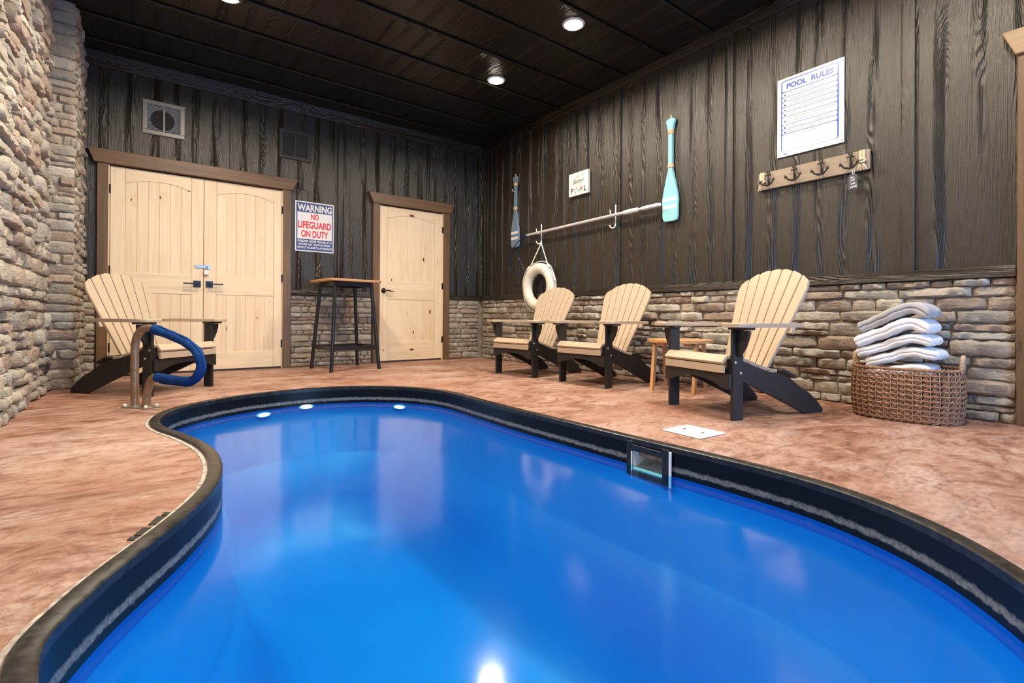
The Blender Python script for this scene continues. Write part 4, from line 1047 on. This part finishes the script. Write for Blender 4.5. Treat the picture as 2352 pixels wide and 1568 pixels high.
# anchor rack
ar = thing('hook_rack', 'grey-brown board with four black anchor hooks under the rules sign', 'rack', (XR, 1.615, 1.618), RW)
lohi('board', (-.380, -.026, 0), (.380, -.006, .136), M['rackwood'], ar, .003)
for x in (-.292, -.099, .086, .272):
    bm = bmesh.new(); c = Vector((x, -.046, .070))
    lathe(bm, [(.006, -.005), (.013, -.005), (.013, .005), (.006, .005), (.006, -.005)], n=16, mtx=Matrix.Translation(c + Vector((0, 0, .056))) @ Matrix.Rotation(R(90), 4, 'X'))
    tube(bm, [c + Vector((0, 0, .046)), c + Vector((0, -.002, -.02)), c + Vector((0, -.012, -.046))], .0065, 8)
    tube(bm, [c + Vector((-.022, 0, .034)), c + Vector((.022, 0, .034))], .0055, 8)
    arc_ = smoothpath([c + Vector((-.052, -.024, -.016)), c + Vector((-.032, -.020, -.038)), c + Vector((0, -.014, -.048)), c + Vector((.032, -.020, -.038)), c + Vector((.052, -.024, -.016))], 18)
    tube(bm, arc_, [.004 + .004 * math.sin(PI * i / 17) for i in range(18)], 8)
    for s in (-1, 1):
        e = c + Vector((s * .052, -.024, -.016)); prism(bm, [(e.x - s * .016, e.z - .004), (e.x + s * .004, e.z + .016), (e.x + s * .010, e.z - .010)], 'y', e.y - .004, e.y + .004)
    bx(bm, (x, -.034, .055), (.012, .018, .03), .003)
    fin('anchor_hook', bm, M['iron'], ar, True, 50)
for x in (-.345, .338):
    bm = bmesh.new()
    tube(bm, [(x - .008, -.030, .136), (x - .010, -.032, .09), (x - .006, -.034, .06)], .0095, 8); tube(bm, [(x + .009, -.030, .136), (x + .010, -.032, .09), (x + .006, -.034, .06)], .0095, 8)
    tube(bm, smoothpath([(x - .020, -.038, .062), (x - .006, -.048, .052), (x + .012, -.046, .052), (x + .020, -.038, .064), (x + .006, -.046, .074), (x - .012, -.048, .070)], 24, True), .008, 7, True)
    for q in range(7):
        a = (q - 3) * .006; tube(bm, smoothpath([(x + a * .4, -.036, .052), (x + a, -.040 - .003 * (q % 3), .030), (x + a * 1.7 + random.uniform(-.002, .002), -.036, -.004 + .004 * (q % 2))], 6), .0042, 5)
    fin('rope_tie', bm, M['rope'], ar, True, 60)
tg = thing('tag', 'small slate tag with white handwriting hanging from the right anchor hook', 'tag', (XR - .060, 1.322, 1.489), RW)
prism_o('plate', [(-.030, 0), (.030, 0), (.030, .085), (.018, .105), (-.018, .105), (-.030, .085)], 'y', -.004, 0, M['tag'], tg, .001)
for k, s in enumerate(('For', 'your', 'wet', 'towels')): text(s, tg, M['signwhite'], -.002 + .002 * k, .082 - .021 * k, (.026, .032, .028, .044)[k], .015, -.0046, .02, .4, R(9))
tube_o('string', smoothpath([(-.004, -.002, .098), (-.006, .006, .125), (.002, .006, .152), (.006, .004, .125), (.004, -.002, .098)], 16), .0022, M['whiterope'], tg, 5)

# ------------------------------------------------------------------ things on the back wall
ws = thing('warning_sign', 'white and navy WARNING no lifeguard sign beside the double doors', 'sign', (1.606, YB, 1.353), 0)
WW, WH = .440, .586
lohi('board', (-WW / 2, -.012, 0), (WW / 2, -.004, WH), M['signwhite'], ws, .001)
prism_o('navy_field', rrect(-WW / 2 + .012, WW / 2 - .012, .014, WH - .014, .012), 'y', -.0128, -.012, M['signblue'], ws)
lohi('white_field', (-WW / 2 + .024, -.0136, .146), (WW / 2 - .024, -.0128, WH - .126), M['signwhite'], ws, 0)
text('WARNING', ws, M['signwhite'], 0, WH - .074, .390, .084, -.0141, .035)
text('NO', ws, M['signred'], 0, WH - .174, .090, .072, -.0141, .035); text('LIFEGUARD', ws, M['signred'], 0, WH - .272, .380, .084, -.0141, .035); text('ON DUTY', ws, M['signred'], 0, WH - .378, .310, .084, -.0141, .035)
for k, (s, w) in enumerate((('CHILDREN UNDER THE AGE OF 14', .388), ('SHOULD NOT USE POOL OR SPA', .366), ('WITHOUT AN ADULT IN ATTENDANCE', .396))):
    text(s, ws, M['signwhite'], 0, .122 - .038 * k, w, .026, -.0141, .03)
for x in (-WW / 2 + .01, WW / 2 - .01):
    for z in (.012, WH - .012):
        bm = bmesh.new(); lathe(bm, [(.004, 0), (.003, .002), (0, .0025)], n=8, mtx=Matrix.Translation((x, -.012, z)) @ Matrix.Rotation(R(90), 4, 'X')); fin('screw', bm, M['iron'], ws)

def vent(label, x, z, w, hgt, fm, sm, duct):
    v = thing('air_vent', label, 'vent', (x, YB, z), 0)
    bm = bmesh.new(); b = .040
    for c, s in (((0, -.010, b / 2), (w, .016, b)), ((0, -.010, hgt - b / 2), (w, .016, b)), ((-w / 2 + b / 2, -.010, hgt / 2), (b, .016, hgt - 2 * b)), ((w / 2 - b / 2, -.010, hgt / 2), (b, .016, hgt - 2 * b))): bx(bm, c, s, .004)
    for c, s in (((0, -.003, .004), (w + .012, .005, .008)), ((0, -.003, hgt - .004), (w + .012, .005, .008))): bx(bm, c, s)
    fin('frame', bm, fm, v)
    box('mullion', (0, -.012, hgt / 2), (.016, .012, hgt - 2 * b), fm, v, .002)
    lohi('back_plate', (-w / 2 + .01, -.0028, .01), (w / 2 - .01, -.0012, hgt - .01), M['ductback'] if duct else M['ventdark'], v, 0)
    n = 22
    sb = bmesh.new(); bx(sb, (0, 0, 0), (w - 2 * b, .0075, .0016), 0, Matrix.Rotation(R(38), 4, 'X')); me = bpy.data.meshes.new('slat'); sb.to_mesh(me); sb.free(); me.materials.append(sm)
    for k in range(n):
        o = bpy.data.objects.new('slat', me); COL.objects.link(o); o.parent = v; o.location = (0, -.010, b + (hgt - 2 * b) * (k + .5) / n)
    if duct:
        bm = bmesh.new(); lathe(bm, [(.100, .0030), (.100, .0038), (0, .0040)], n=40, mtx=Matrix.Translation((-.012, 0, hgt * .46)) @ Matrix.Rotation(R(90), 4, 'X')); fin('duct_mouth', bm, M['duct'], v)
vent('pale framed air vent with a round black duct above the double doors', .138, 2.400, .350, .338, M['vent'], M['slat2'], True)
vent('smaller dark framed air vent above the warning sign', 1.383, 2.405, .345, .338, M['ventdark'], M['slat2'], False)

bake_texts()
